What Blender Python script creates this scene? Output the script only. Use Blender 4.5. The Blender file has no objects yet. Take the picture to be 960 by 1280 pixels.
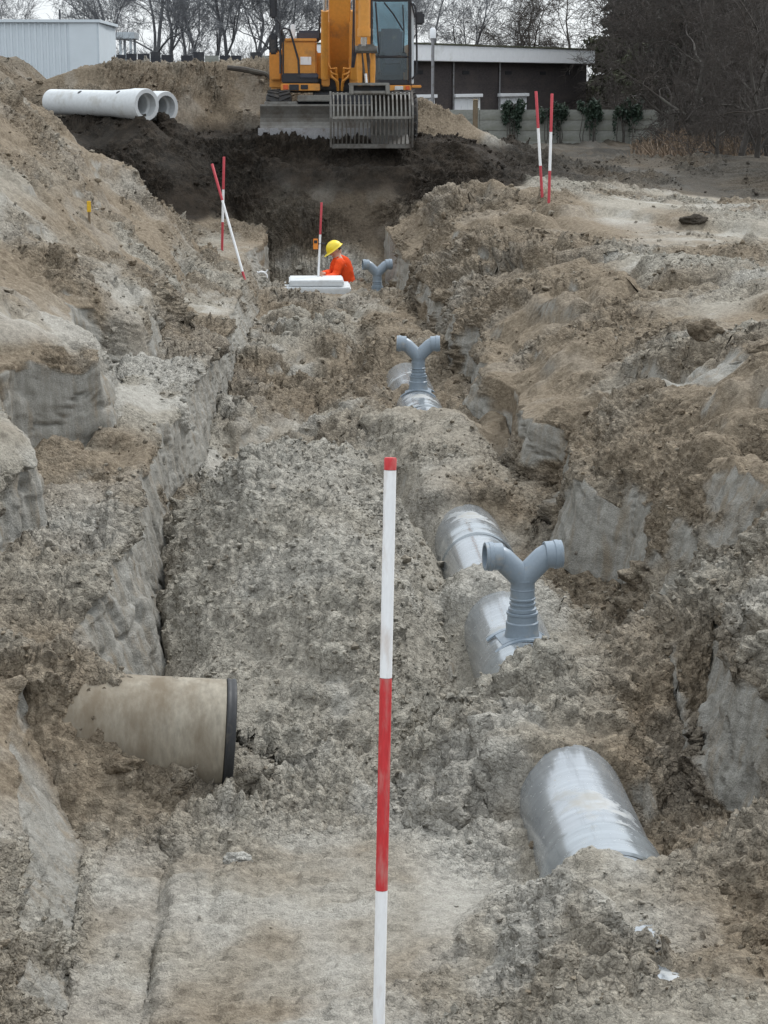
import bpy, bmesh, math, random
import numpy as np
from mathutils import Vector, Matrix

R = math.radians
random.seed(11)
rng = np.random.default_rng(11)
scene = bpy.context.scene
COL = scene.collection

# ------------------------------------------------------------------ camera
EYE = 3.4
cd = bpy.data.cameras.new('camera')
cam = bpy.data.objects.new('camera', cd)
COL.objects.link(cam)
cam.location = (0, 0, EYE)
cam.rotation_euler = (R(90 - 12.048), 0, R(-2.656))
cd.sensor_width = 36.0
cd.sensor_fit = 'AUTO'
cd.lens = 71.16
cd.clip_start = 0.1
cd.clip_end = 6000
scene.camera = cam

# ------------------------------------------------------------------ sky, sun, exposure (overcast day)
SUN_EL, SUN_AZ = R(48), R(42)
world = bpy.data.worlds.new('World')
scene.world = world
world.use_nodes = True
wn = world.node_tree
for n in list(wn.nodes):
    wn.nodes.remove(n)
out = wn.nodes.new('ShaderNodeOutputWorld')
bg = wn.nodes.new('ShaderNodeBackground')
sky = wn.nodes.new('ShaderNodeTexSky')
sky.sky_type = 'NISHITA'
sky.sun_disc = False
sky.sun_elevation = SUN_EL
sky.sun_rotation = SUN_AZ
tc = wn.nodes.new('ShaderNodeTexCoord')
cl = wn.nodes.new('ShaderNodeTexNoise')
cl.inputs['Scale'].default_value = 2.6
cl.inputs['Detail'].default_value = 5
cr = wn.nodes.new('ShaderNodeValToRGB')
cr.color_ramp.elements[0].position = 0.3
cr.color_ramp.elements[0].color = (0.83, 0.895, 0.955, 1)
cr.color_ramp.elements[1].position = 0.7
cr.color_ramp.elements[1].color = (0.97, 1.01, 1.045, 1)
mx = wn.nodes.new('ShaderNodeMix')
mx.data_type = 'RGBA'
mx.inputs[0].default_value = 0.9          # cloud cover
wn.links.new(tc.outputs['Generated'], cl.inputs['Vector'])
wn.links.new(cl.outputs['Fac'], cr.inputs['Fac'])
wn.links.new(sky.outputs['Color'], mx.inputs[6])
# standard overcast sky: luminance grows with height above the horizon
sx = wn.nodes.new('ShaderNodeSeparateXYZ')
wn.links.new(tc.outputs['Generated'], sx.inputs[0])
el = wn.nodes.new('ShaderNodeMapRange')
el.inputs['From Min'].default_value = 0.0
el.inputs['From Max'].default_value = 1.0
el.inputs['To Min'].default_value = 6.8
el.inputs['To Max'].default_value = 13.0
wn.links.new(sx.outputs['Z'], el.inputs['Value'])
vm = wn.nodes.new('ShaderNodeVectorMath')
vm.operation = 'SCALE'
wn.links.new(cr.outputs['Color'], vm.inputs[0])
wn.links.new(el.outputs[0], vm.inputs['Scale'])
wn.links.new(vm.outputs[0], mx.inputs[7])
wn.links.new(mx.outputs[2], bg.inputs['Color'])
bg.inputs['Strength'].default_value = 0.1
wn.links.new(bg.outputs[0], out.inputs['Surface'])

sl = bpy.data.lights.new('sun', 'SUN')
sl.energy = 1.5
sl.angle = R(14)
sl.color = (1.0, 0.985, 0.96)
so = bpy.data.objects.new('sun', sl)
COL.objects.link(so)
so.rotation_euler = Vector((math.sin(SUN_AZ) * math.cos(SUN_EL), math.cos(SUN_AZ) * math.cos(SUN_EL), math.sin(SUN_EL))).to_track_quat('Z', 'Y').to_euler()

scene.view_settings.view_transform = 'Standard'
scene.view_settings.look = 'None'
scene.view_settings.exposure = 0.62
scene.view_settings.gamma = 1.0

# ------------------------------------------------------------------ numeric noise
_perm = rng.permutation(256).astype(np.int32)
_perm = np.concatenate([_perm, _perm, _perm])
_g = rng.normal(size=(256, 3)).astype(np.float32)
_g /= np.linalg.norm(_g, axis=1)[:, None]


def noise(x, y, z):
    """Gradient noise, about -1..1"""
    x = np.asarray(x, np.float32); y = np.asarray(y, np.float32); z = np.asarray(z, np.float32)
    x, y, z = np.broadcast_arrays(x, y, z)
    xi = np.floor(x); yi = np.floor(y); zi = np.floor(z)
    fx = x - xi; fy = y - yi; fz = z - zi
    xi = xi.astype(np.int32) & 255; yi = yi.astype(np.int32) & 255; zi = zi.astype(np.int32) & 255
    u = fx * fx * fx * (fx * (fx * 6 - 15) + 10)
    v = fy * fy * fy * (fy * (fy * 6 - 15) + 10)
    w = fz * fz * fz * (fz * (fz * 6 - 15) + 10)

    def g(i, j, k):
        h = _perm[_perm[_perm[xi + i] + yi + j] + zi + k]
        gr = _g[h]
        return gr[..., 0] * (fx - i) + gr[..., 1] * (fy - j) + gr[..., 2] * (fz - k)
    a = g(0, 0, 0); a += u * (g(1, 0, 0) - a)
    b = g(0, 1, 0); b += u * (g(1, 1, 0) - b)
    a += v * (b - a)
    c = g(0, 0, 1); c += u * (g(1, 0, 1) - c)
    d = g(0, 1, 1); d += u * (g(1, 1, 1) - d)
    c += v * (d - c)
    return (a + w * (c - a)) * 1.5


def fbm(x, y, z, o=3, gain=0.5):
    s = 0; a = 1.0; f = 1.0
    for k in range(o):
        s = s + a * noise(x * f + 7.3 * k, y * f + 3.1 * k, z * f + 1.7 * k)
        a *= gain; f *= 2.03
    return s


_cj = rng.uniform(0.22, 0.78, (256, 3)).astype(np.float32)
_ca = rng.uniform(0, 1, 256).astype(np.float32)


def clods(x, y, z, s):
    """Rounded lumps of size s: 0..1 dome height, and a random value of the lump"""
    x = (x / s).astype(np.float32) - 0.5; y = (y / s).astype(np.float32) - 0.5; z = (z / s).astype(np.float32) - 0.5
    xi = np.floor(x); yi = np.floor(y); zi = np.floor(z)
    fx = x - xi; fy = y - yi; fz = z - zi
    xi = xi.astype(np.int32) & 255; yi = yi.astype(np.int32) & 255; zi = zi.astype(np.int32) & 255
    best = np.full(x.shape, 9.0, np.float32); val = np.zeros(x.shape, np.float32)
    for i in (0, 1):
        for j in (0, 1):
            for k in (0, 1):
                h = _perm[_perm[_perm[xi + i] + yi + j] + zi + k]
                c = _cj[h]
                d = (fx - i + 0.5 - c[..., 0]) ** 2 + (fy - j + 0.5 - c[..., 1]) ** 2 + (fz - k + 0.5 - c[..., 2]) ** 2
                m = d < best
                best = np.where(m, d, best); val = np.where(m, _ca[h], val)
    r = 0.25 + 0.35 * val
    return np.sqrt(np.clip(1 - best / (r * r), 0, 1)) * r * 1.7, val


def sst(a, b, x):
    t = np.clip((x - a) / (b - a), 0, 1)
    return t * t * (3 - 2 * t)


# ------------------------------------------------------------------ materials
def new_mat(name):
    m = bpy.data.materials.new(name)
    m.use_nodes = True
    nt = m.node_tree
    b = nt.nodes['Principled BSDF']
    return m, nt, b


def nd(nt, t, **kw):
    n = nt.nodes.new(t)
    for k, v in kw.items():
        setattr(n, k, v)
    return n


def mixc(nt, fac, a, b, mode='MIX'):
    m = nt.nodes.new('ShaderNodeMix')
    m.data_type = 'RGBA'
    m.blend_type = mode
    for sock, v in ((0, fac), (6, a), (7, b)):
        if hasattr(v, 'is_linked') or hasattr(v, 'links'):
            nt.links.new(v, m.inputs[sock])
        elif sock == 0:
            m.inputs[0].default_value = v
        else:
            m.inputs[sock].default_value = (*v, 1)
    return m.outputs[2]


def ntex(nt, scale, detail=4, rough=0.6, vec=None, dist=0.0):
    n = nt.nodes.new('ShaderNodeTexNoise')
    n.inputs['Scale'].default_value = scale
    n.inputs['Detail'].default_value = detail
    n.inputs['Roughness'].default_value = rough
    n.inputs['Distortion'].default_value = dist
    if vec is not None:
        nt.links.new(vec, n.inputs['Vector'])
    return n.outputs['Fac']


def ramp(nt, v, p0, p1, c0=0.0, c1=1.0):
    r = nt.nodes.new('ShaderNodeMapRange')
    r.inputs['From Min'].default_value = p0
    r.inputs['From Max'].default_value = p1
    r.inputs['To Min'].default_value = c0
    r.inputs['To Max'].default_value = c1
    nt.links.new(v, r.inputs['Value'])
    return r.outputs[0]


def bump(nt, b, h, strength=0.5, dist=0.01):
    n = nt.nodes.new('ShaderNodeBump')
    n.inputs['Strength'].default_value = strength
    n.inputs['Distance'].default_value = dist
    nt.links.new(h, n.inputs['Height'])
    nt.links.new(n.outputs[0], b.inputs['Normal'])


def coords(nt, kind='Object', scale=None):
    t = nt.nodes.new('ShaderNodeTexCoord')
    v = t.outputs[kind]
    if scale:
        m = nt.nodes.new('ShaderNodeMapping')
        m.inputs['Scale'].default_value = scale
        nt.links.new(v, m.inputs['Vector'])
        v = m.outputs[0]
    return v


def worn(name, col, rough=0.6, dirt=(0.2, 0.165, 0.12), amount=0.45, scale=4.0, metal=0.0, var=0.15, stretch=None, spec=0.5, bmp=0.0):
    """Painted or plain material with uneven tone, grime patches and a little relief"""
    m, nt, b = new_mat(name)
    v = coords(nt, 'Object', stretch)
    n1 = ntex(nt, scale, 6, 0.65, v)
    n2 = ntex(nt, scale * 7, 4, 0.6, v)
    dark = tuple(c * (1 - var) for c in col)
    lite = tuple(min(1, c * (1 + var)) for c in col)
    c = mixc(nt, ramp(nt, n2, 0.3, 0.7), dark, lite)
    c = mixc(nt, ramp(nt, n1, 0.62 - 0.3 * amount, 0.8 - 0.2 * amount), c, dirt)
    nt.links.new(c, b.inputs['Base Color'])
    nt.links.new(ramp(nt, n1, 0.4, 0.75, rough, min(1, rough + 0.3)), b.inputs['Roughness'])
    b.inputs['Metallic'].default_value = metal
    b.inputs['Specular IOR Level'].default_value = spec
    if bmp:
        bump(nt, b, n2, bmp, 0.01)
    return m


def soil_material():
    m, nt, b = new_mat('sandy_soil')
    at = nd(nt, 'ShaderNodeAttribute', attribute_name='soil')
    sp = nd(nt, 'ShaderNodeSeparateColor')
    nt.links.new(at.outputs['Color'], sp.inputs[0])
    v = coords(nt, 'Object')
    n1 = ntex(nt, 1.3, 5, 0.6, v)
    n2 = ntex(nt, 22, 5, 0.7, v)
    n3 = ntex(nt, 130, 3, 0.7, v)
    grey = mixc(nt, ramp(nt, n2, 0.3, 0.7), (0.232, 0.214, 0.180), (0.41, 0.386, 0.332))
    brown = mixc(nt, ramp(nt, n2, 0.3, 0.7), (0.115, 0.088, 0.062), (0.30, 0.248, 0.182))
    c = mixc(nt, sp.outputs[0], grey, brown)
    vs = coords(nt, 'Object', (9, 9, 1.6))
    n4 = ntex(nt, 1.6, 5, 0.6, vs)
    clay = mixc(nt, ramp(nt, n4, 0.3, 0.7), (0.235, 0.223, 0.195), (0.375, 0.363, 0.332))
    c = mixc(nt, at.outputs['Alpha'], c, mixc(nt, ramp(nt, n2, 0.3, 0.7), (0.345, 0.333, 0.303), (0.50, 0.487, 0.45)))
    vs2 = coords(nt, 'Object', (5, 5, 0.7))
    n6 = ntex(nt, 2.2, 6, 0.65, vs2)
    n7 = ntex(nt, 3.0, 6, 0.7, v)
    clay = mixc(nt, ramp(nt, n6, 0.50, 0.68, 0.0, 0.75), clay, (0.25, 0.205, 0.15))
    clay = mixc(nt, ramp(nt, n7, 0.52, 0.70, 0.0, 0.7), clay, (0.17, 0.162, 0.142))
    c = mixc(nt, sp.outputs[1], c, clay)
    n5 = ntex(nt, 5, 5, 0.7, v)
    top = mixc(nt, ramp(nt, n5, 0.4, 0.75), (0.013, 0.0102, 0.0080), (0.043, 0.0325, 0.0240))
    c = mixc(nt, sp.outputs[2], c, top)
    g = mixc(nt, ramp(nt, n3, 0.3, 0.7), (0.70, 0.70, 0.70), (1.2, 1.2, 1.19))
    c = mixc(nt, 1.0, c, g, 'MULTIPLY')
    nt.links.new(c, b.inputs['Base Color'])
    b.inputs['Roughness'].default_value = 0.95
    b.inputs['Specular IOR Level'].default_value = 0.15
    # crumbs: cells that stand proud, each a little damper or drier than the next
    vd = nd(nt, 'ShaderNodeVectorMath', operation='ADD')
    wob = nd(nt, 'ShaderNodeTexNoise')
    wob.inputs['Scale'].default_value = 30
    nt.links.new(v, wob.inputs['Vector'])
    sc_ = nd(nt, 'ShaderNodeVectorMath', operation='SCALE')
    sc_.inputs['Scale'].default_value = 0.03
    nt.links.new(wob.outputs['Color'], sc_.inputs[0])
    nt.links.new(v, vd.inputs[0]); nt.links.new(sc_.outputs[0], vd.inputs[1])
    hs = None
    soft = nd(nt, 'ShaderNodeMath', operation='SUBTRACT')     # cut clay has no crumbs
    soft.inputs[1].default_value = 0.0
    ca_ = nd(nt, 'ShaderNodeAttribute', attribute_name='crumb')
    nt.links.new(ca_.outputs['Fac'], soft.inputs[0])
    for scl, wgt in ((34, 1.0), (75, 0.5)):
        vo = nd(nt, 'ShaderNodeTexVoronoi')
        vo.inputs['Scale'].default_value = scl
        nt.links.new(vd.outputs[0], vo.inputs['Vector'])
        h = ramp(nt, vo.outputs['Distance'], 0.0, 0.75, wgt, 0.0)
        if hs is None:
            hs = h
            sx_ = nd(nt, 'ShaderNodeSeparateColor')
            nt.links.new(vo.outputs['Color'], sx_.inputs[0])
            tone = ramp(nt, sx_.outputs[0], 0.0, 1.0, 0.70, 1.22)
            tm = nd(nt, 'ShaderNodeMix')
            nt.links.new(soft.outputs[0], tm.inputs[0])
            tm.inputs[2].default_value = 1.0
            nt.links.new(tone, tm.inputs[3])
            vs_ = nd(nt, 'ShaderNodeVectorMath', operation='SCALE')
            nt.links.new(c, vs_.inputs[0]); nt.links.new(tm.outputs[0], vs_.inputs['Scale'])
            nt.links.new(vs_.outputs[0], b.inputs['Base Color'])
        else:
            ad = nd(nt, 'ShaderNodeMath', operation='ADD')
            nt.links.new(hs, ad.inputs[0]); nt.links.new(h, ad.inputs[1])
            hs = ad.outputs[0]
    mu = nd(nt, 'ShaderNodeMath', operation='MULTIPLY')
    nt.links.new(hs, mu.inputs[0]); nt.links.new(soft.outputs[0], mu.inputs[1])
    add = nd(nt, 'ShaderNodeMath', operation='ADD')
    nt.links.new(n3, add.inputs[0]); nt.links.new(n2, add.inputs[1])
    ad2 = nd(nt, 'ShaderNodeMath', operation='MULTIPLY_ADD')
    nt.links.new(add.outputs[0], ad2.inputs[0]); ad2.inputs[1].default_value = 0.5
    nt.links.new(mu.outputs[0], ad2.inputs[2])
    bump(nt, b, ad2.outputs[0], 1.0, 0.020)
    return m


M = {}
M['soil'] = soil_material()


# ------------------------------------------------------------------ terrain: rails run along the trench, each (Y, x, z)
def rail(*k):
    a = np.array(k, float)
    return lambda Y: (np.interp(Y, a[:, 0], a[:, 1]), np.interp(Y, a[:, 0], a[:, 2]))


rails = [
    rail((-60, -1500, 1.0), (2500, -1500, 1.0)),
    rail((-60, -14, 1.6), (28, -14, 1.6), (34, -14, 2.3), (47, -14, 2.3), (60, -14, 1.2), (2500, -60, 1.0)),
    # heap crest on the left
    rail((-60, -5, 1.6), (0, -4.6, 2.0), (8, -4.4, 2.5), (14, -4.3, 3.3), (20, -4.25, 3.45), (28, -4.3, 3.62), (29.2, -4.3, 3.45), (31.5, -4.3, 2.15), (34, -4.4, 2.25), (36, -4.4, 2.55), (47, -4.4, 2.6), (60, -4.4, 1.2), (2500, -40, 1.0)),
    # top of the upper cut
    rail((-60, -2.2, 1.6), (3, -1.7, 1.75), (6, -1.62, 0.85), (8, -1.65, 0.8), (9, -1.8, 1.0), (10.8, -1.78, 1.2), (11.7, -1.52, 1.28), (12.3, -1.75, 1.32), (13.7, -2.1, 1.5), (14.1, -2.02, 1.5), (14.7, -1.42, 1.33), (15.6, -1.55, 1.32), (17.7, -1.98, 1.52), (18.0, -1.95, 1.5), (18.6, -1.40, 1.26), (20.3, -1.42, 1.25), (20.9, -1.2, 1.1), (23, -1.45, 1.10), (27, -1.62, 1.28), (29.5, -1.78, 1.55), (31, -1.72, 1.22), (33, -2.0, 1.2), (35, -2.5, 1.5), (36.7, -3.0, 2.3), (47, -3, 2.35), (60, -3, 1.2), (2500, -20, 1.0)),
    # foot of the upper cut
    rail((-60, -2.1, 1.6), (3, -1.6, 1.7), (6, -1.5, 0.62), (8, -1.5, 0.55), (9, -1.6, 0.72), (10.8, -1.72, 0.85), (11.7, -1.44, 0.80), (12.3, -1.68, 0.84), (13.7, -2.04, 0.9), (14.1, -1.97, 0.86), (14.75, -1.33, 0.80), (15.6, -1.45, 0.84), (17.7, -1.92, 0.95), (18.0, -1.9, 0.92), (18.65, -1.33, 0.74), (20.3, -1.34, 0.76), (20.9, -1.1, 0.78), (23, -1.3, 0.8), (27, -1.3, 0.76), (31, -1.35, 0.76), (33, -1.6, 0.9), (35, -2.0, 1.3), (36.7, -2.7, 2.3), (47, -2.7, 2.35), (60, -2.7, 1.2), (2500, -15, 1.0)),
    # top of the trench wall
    rail((-60, -1.3, 1.6), (3, -1.2, 1.6), (5, -1.15, 0.5), (7, -1.05, 0.14), (8.0, -1.14, 0.24), (8.7, -1.30, 0.46), (9.5, -1.34, 0.58), (10.4, -1.12, 0.72), (11, -0.98, 0.84), (12.3, -0.99, 0.84), (14, -1.0, 0.85), (15.2, -1.0, 0.82), (16.3, -0.9, 0.8), (17.3, -0.95, 0.8), (18.5, -0.84, 0.78), (20, -0.8, 0.77), (21.4, -0.68, 0.75), (23, -0.74, 0.72), (25, -0.68, 0.7), (30, -0.75, 0.68), (32, -0.75, 0.72), (33, -0.42, 0.8), (34.6, -0.42, 0.88), (35.2, -0.9, 1.0), (36.7, -1.8, 2.3), (47, -2, 2.35), (60, -2, 1.2), (2500, -10, 1.0)),
    # foot of the trench wall
    rail((-60, -1.0, 1.6), (3, -0.95, 1.6), (5, -0.9, 0.3), (7, -0.88, 0.0), (8.1, -0.92, 0.02), (8.7, -1.02, 0.03), (9.3, -1.06, 0.05), (9.8, -1.0, 0.05), (10.4, -0.85, 0.05), (11, -0.70, 0.04), (12.3, -0.76, 0.05), (14.8, -0.90, 0.05), (16.5, -0.84, 0.08), (18.4, -0.78, 0.12), (20, -0.72, 0.15), (21.8, -0.60, 0.2), (25, -0.52, 0.3), (30, -0.45, 0.2), (32.2, -0.4, 0.15), (32.75, -0.3, -0.85), (34.7, -0.3, -0.85), (35.05, -0.7, 0.9), (36.7, -1.4, 2.3), (47, -1.5, 2.35), (60, -1.5, 1.2), (2500, -6, 1.0)),
    # foot of the right wall
    rail((-60, 1.9, 1.6), (3, 1.9, 1.6), (5, 1.9, 0.45), (7, 2.05, 0.2), (8.5, 2.1, 0.05), (8.9, 1.95, 0.02), (10, 1.98, 0.02), (11.5, 1.98, 0.05), (12.6, 2.16, 0.05), (13.1, 2.20, 0.05), (13.5, 1.86, 0.05), (14.4, 1.88, 0.05), (15.5, 2.10, 0.08), (15.75, 2.12, 0.08), (16.05, 1.80, 0.08), (17.2, 1.84, 0.1), (18.3, 2.02, 0.15), (18.6, 2.0, 0.15), (18.95, 1.77, 0.15), (20.3, 1.8, 0.2), (21.4, 1.98, 0.2), (21.8, 1.74, 0.2), (23.6, 1.78, 0.2), (24.6, 1.92, 0.22), (25.0, 1.70, 0.22), (27.5, 1.74, 0.24), (31, 1.65, 0.18), (32.2, 1.65, 0.15), (32.75, 1.6, -0.85), (34.7, 1.6, -0.85), (35.05, 1.9, 0.9), (36.7, 2.6, 2.3), (47, 3.4, 2.3), (60, 3.4, 1.25), (2500, 6, 1.0)),
    # top of the right wall
    rail((-60, 2.1, 1.6), (3, 2.1, 1.7), (5, 2.2, 0.8), (7, 2.3, 0.6), (8.3, 2.2, 0.5), (9, 2.10, 0.58), (10, 2.2, 0.5), (11, 2.35, 0.35), (12.6, 2.3, 0.5), (13.1, 2.32, 0.62), (13.5, 2.0, 0.74), (14.4, 2.02, 0.76), (15.5, 2.22, 0.72), (15.75, 2.24, 0.70), (16.05, 1.90, 0.68), (17.2, 1.96, 0.66), (18.3, 2.14, 0.68), (18.6, 2.12, 0.66), (18.95, 1.87, 0.62), (20.3, 1.92, 0.66), (21.4, 2.1, 0.72), (21.8, 1.86, 0.70), (23.6, 1.92, 0.72), (24.6, 2.06, 0.74), (25.0, 1.82, 0.72), (28, 1.85, 0.74), (31, 1.78, 0.72), (33, 1.72, 0.8), (34.7, 1.72, 0.9), (35.3, 2.1, 1.1), (36.7, 2.9, 2.3), (47, 4.0, 2.2), (60, 4, 1.25), (2500, 10, 1.0)),
    # right slope, half way
    rail((-60, 3.0, 1.7), (5, 2.9, 1.35), (8, 2.75, 1.05), (10, 2.75, 1.0), (13, 2.66, 1.06), (16, 2.6, 1.08), (20, 2.55, 1.10), (25, 2.45, 1.12), (30, 2.4, 1.32), (32, 2.35, 1.4), (34, 2.4, 1.35), (36, 2.9, 1.6), (36.7, 3.3, 2.2), (43, 4.6, 1.95), (50, 5, 1.5), (60, 5, 1.25), (2500, 15, 1.0)),
    # plateau edge
    rail((-60, 4, 1.8), (8, 3.7, 1.6), (12, 3.6, 1.46), (17, 3.55, 1.36), (22, 3.45, 1.30), (27, 3.35, 1.29), (30, 3.2, 1.6), (32, 3.1, 1.72), (33.5, 3.2, 1.65), (36, 3.6, 1.6), (38, 4.2, 1.75), (43, 6.0, 1.45), (60, 7, 1.25), (2500, 30, 1.0)),
    rail((-60, 8, 1.6), (12, 8, 1.25), (30, 8, 1.2), (36, 8, 1.2), (40, 8.5, 1.32), (46, 10, 1.36), (60, 13, 1.25), (2500, 60, 1.0)),
    rail((-60, 20, 1.5), (30, 20, 1.25), (60, 24, 1.25), (2500, 120, 1.0)),
    rail((-60, 1500, 1.0), (2500, 1500, 1.0)),
]
# columns in each strip between rails
counts = [4, 30, 165, 44, 52, 60, 250, 50, 80, 66, 70, 26, 4]
WALLS = {3: 1.0, 5: 1.0, 7: 0.9}

# rows
ys = [-60, -30, -12, -4, 0, 2, 3.5, 4.5, 5.2]
Y = 5.6
while Y < 47:
    ys.append(Y)
    Y += np.interp(Y, [5.6, 6.4, 8, 10, 14, 20, 28, 32, 33, 34.8, 34.9, 36.7, 37, 38.3, 38.6, 42, 47], [0.05, 0.0135, 0.016, 0.021, 0.032, 0.055, 0.08, 0.08, 0.06, 0.06, 0.024, 0.026, 0.09, 0.09, 0.05, 0.07, 0.3])
while Y < 2400:
    ys.append(Y)
    Y += (Y - 46.4) * 0.06 + 0.3
ys.append(2500)
ys = np.array(ys)

NR = len(ys)
cx, cz, wallw, seg_id, seg_t = [], [], [], [], []
pts = [r(ys) for r in rails]
# uneven run of the cuts: blocks have come off
for k, (amp, off) in {3: (0.05, 11.0), 4: (0.05, 11.2), 5: (0.035, 31.0), 6: (0.03, 31.1), 7: (0.05, 57.0), 8: (0.07, 57.3), 9: (0.12, 77.0), 10: (0.2, 90.0)}.items():
    w = amp * (fbm(ys * 1.1 + off, ys * 0 + off, ys * 0, 4, 0.6) + 0.55 * sst(0.1, 0.18, noise(ys * 2.3 + off, ys * 0, ys * 0 + 1)) - 0.4 * sst(0.3, 0.36, noise(ys * 3.7, ys * 0 + off, ys * 0)))
    w = w * sst(5, 7, ys) * (1 - sst(35, 36.5, ys))
    pts[k] = (pts[k][0] + w, pts[k][1] + 0.6 * np.abs(w) * (1 if k in (3, 5, 8) else 0))
# slumped feet
for k, s in {4: 1, 6: 1, 7: -1}.items():
    n = np.clip(fbm(ys * 0.55 + k * 13, ys * 0 + 2.2, ys * 0 + k, 3), 0, 1) * sst(12, 14, ys) * (1 - sst(30, 32, ys))
    pts[k] = (pts[k][0] + s * (0.07 if k == 6 else 0.16) * n, pts[k][1] + (0.12 if k == 6 else 0.28) * n)
for si, c in enumerate(counts):
    (x0, z0), (x1, z1) = pts[si], pts[si + 1]
    last = si == len(counts) - 1
    for i in range(c + (1 if last else 0)):
        t = i / c
        cx.append(x0 + (x1 - x0) * t)
        cz.append(z0 + (z1 - z0) * t)
        wallw.append(WALLS.get(si, 0.0) * min(1, 5 * t, 5 * (1 - t)))
        seg_id.append(si)
        seg_t.append(t)
X = np.array(cx).T
Z = np.array(cz).T
NC = X.shape[1]
Yg = np.repeat(ys[:, None], NC, 1)
wall = np.repeat(np.array(wallw)[None], NR, 0)
seg = np.array(seg_id)
segt = np.array(seg_t)

# ---- the floor and what lies on it
fl = seg == 6
fx, fy, fz = X[:, fl], Yg[:, fl], Z[:, fl].copy()
inside = np.clip((fx - X[:, fl][:, :1]) / 0.25, 0, 1) * np.clip((X[:, fl][:, -1:] - fx) / 0.25, 0, 1)


def hump(x, y, cx_, cy_, wx, wyf, wyb, h, cap=None, p=1.0):
    wy = np.where(y < cy_, wyf, wyb)
    r = np.sqrt(((x - cx_) / wx) ** 2 + ((y - cy_) / wy) ** 2)
    z = h * np.clip(1 - r, 0, None) ** p
    return z if cap is None else np.minimum(z, cap) * 0.6 + 0.4 * cap * (1 - np.exp(-z / cap * 1.6))


def ridge(x, y, path, slope):
    """Heap along a path of (x, y, crest z): falls off at the given slope"""
    best = np.full(x.shape, -9.0)
    x = x + 0.05 * noise(x * 2.5, y * 2.5, x * 0 + 3); y = y + 0.05 * noise(x * 2.5, y * 2.5, x * 0 + 7)
    for (ax, ay, az), (bx, by, bz) in zip(path[:-1], path[1:]):
        dx, dy = bx - ax, by - ay
        t = np.clip(((x - ax) * dx + (y - ay) * dy) / (dx * dx + dy * dy), 0, 1)
        d = np.hypot(x - ax - t * dx, y - ay - t * dy)
        best = np.maximum(best, az + t * (bz - az) - slope * np.sqrt(d * d + 0.004))
    return best


def scarp(x, y, fx_, fy_, off, amp, w=0.06):
    """Stepped ground: a small cliff along the contour of a noise"""
    n = fbm(x * fx_ + off, y * fy_ - off, x * 0 + off * 0.37, 3, 0.45)
    return amp * (sst(-w, w, n) - 0.5) + amp * 0.35 * n


roll = 1.5 * fbm(fx * 0.9 + 5, fy * 0.8, fx * 0, 3) * 0.12 * sst(13, 17, fy) * (1 - sst(31, 32, fy))
fz = fz + np.where(roll > 0, roll, roll * 0.6)
fsm = sst(13.5, 15, fy) * (1 - sst(29, 30.5, fy))
fz += fsm * (scarp(fx, fy, 0.8, 0.45, 3.0, 0.15, 0.12) + scarp(fx, fy, 1.7, 1.0, 21.0, 0.08, 0.12))
# sand over the buried pipe line
cov_y = [5.4, 6.0, 6.6, 6.9, 7.32, 7.55, 8.72, 8.92, 9.7, 9.95, 11.6, 11.9, 12.15, 12.45, 14.1, 14.5, 15.4, 17.6, 18.25, 18.5, 19.85, 20.05, 20.2, 20.4, 21.8, 22.3, 24, 29.6, 30.3]
cov_z = [0.47, 0.39, 0.358, 0.42, 0.41, 0.24, 0.10, 0.42, 0.46, 0.14, 0.16, 0.38, 0.46, 0.2, 0.12, 0.48, 0.46, 0.52, 0.44, 0.2, 0.18, 0.33, 0.33, 0.2, 0.16, 0.5, 0.44, 0.36, 0.15]
cov = np.interp(fy, cov_y, cov_z)
wc = np.exp(-((fx - 1.27) / 0.42) ** 4) * sst(5.0, 6.0, fy) * (1 - sst(31, 32, fy))
fz = fz * (1 - wc) + cov * wc
fz += wc * 0.10 * fbm(fx * 2.2 + 4, fy * 1.4, fx * 0 + 9, 3) * (cov > 0.3)
# shallow hollows beside the bare pipe
for hx, hy, wx, wy, d in ((1.78, 8.5, 0.24, 0.7, 0.20), (1.70, 13.3, 0.2, 0.9, 0.12), (0.90, 8.0, 0.16, 0.45, 0.09), (1.72, 19.2, 0.25, 0.7, 0.14), (0.92, 13.3, 0.16, 0.8, 0.10), (0.93, 11.0, 0.15, 0.6, 0.08)):
    fz -= d * np.exp(-((fx - hx) / wx) ** 2 - ((fy - hy) / wy) ** 2)
# the big sand pile in the middle
pile = hump(fx, fy, 0.10, 13.15, np.where(fx < 0.1, 1.25, 0.98), 3.6, 2.1, 1.40, 1.0)
pile = pile + hump(fx, fy, 0.35, 11.2, 0.6, 1.6, 0.9, 0.22) + 0.06 * fbm(fx * 1.8, fy * 1.8, fx * 0, 3) * (pile > 0.05)
fz = np.maximum(fz, pile)
# tongue of sand across the pipe in front of the first branch
tong = ridge(fx, fy, [(2.2, 10.45, 0.62), (1.42, 10.0, 0.54), (1.02, 9.45, 0.43), (0.74, 8.9, 0.24), (0.62, 8.3, -0.02)], 0.72)
fz = np.maximum(fz, tong + 0.03 * fbm(fx * 4, fy * 4, fx * 0, 3))
# loose mound over the side pipe, and the small heap under its mouth
fz = np.maximum(fz, ridge(fx, fy, [(-1.5, 9.55, 0.92), (-1.0, 9.48, 0.74), (-0.72, 9.47, 0.60), (-0.55, 9.50, 0.51)], 1.25))
fz = np.maximum(fz, ridge(fx, fy, [(-1.08, 9.20, 0.42), (-0.84, 9.14, 0.22), (-0.55, 9.06, 0.05), (-0.30, 8.95, 0.0), (0.1, 8.85, -0.02)], 0.6))
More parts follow.
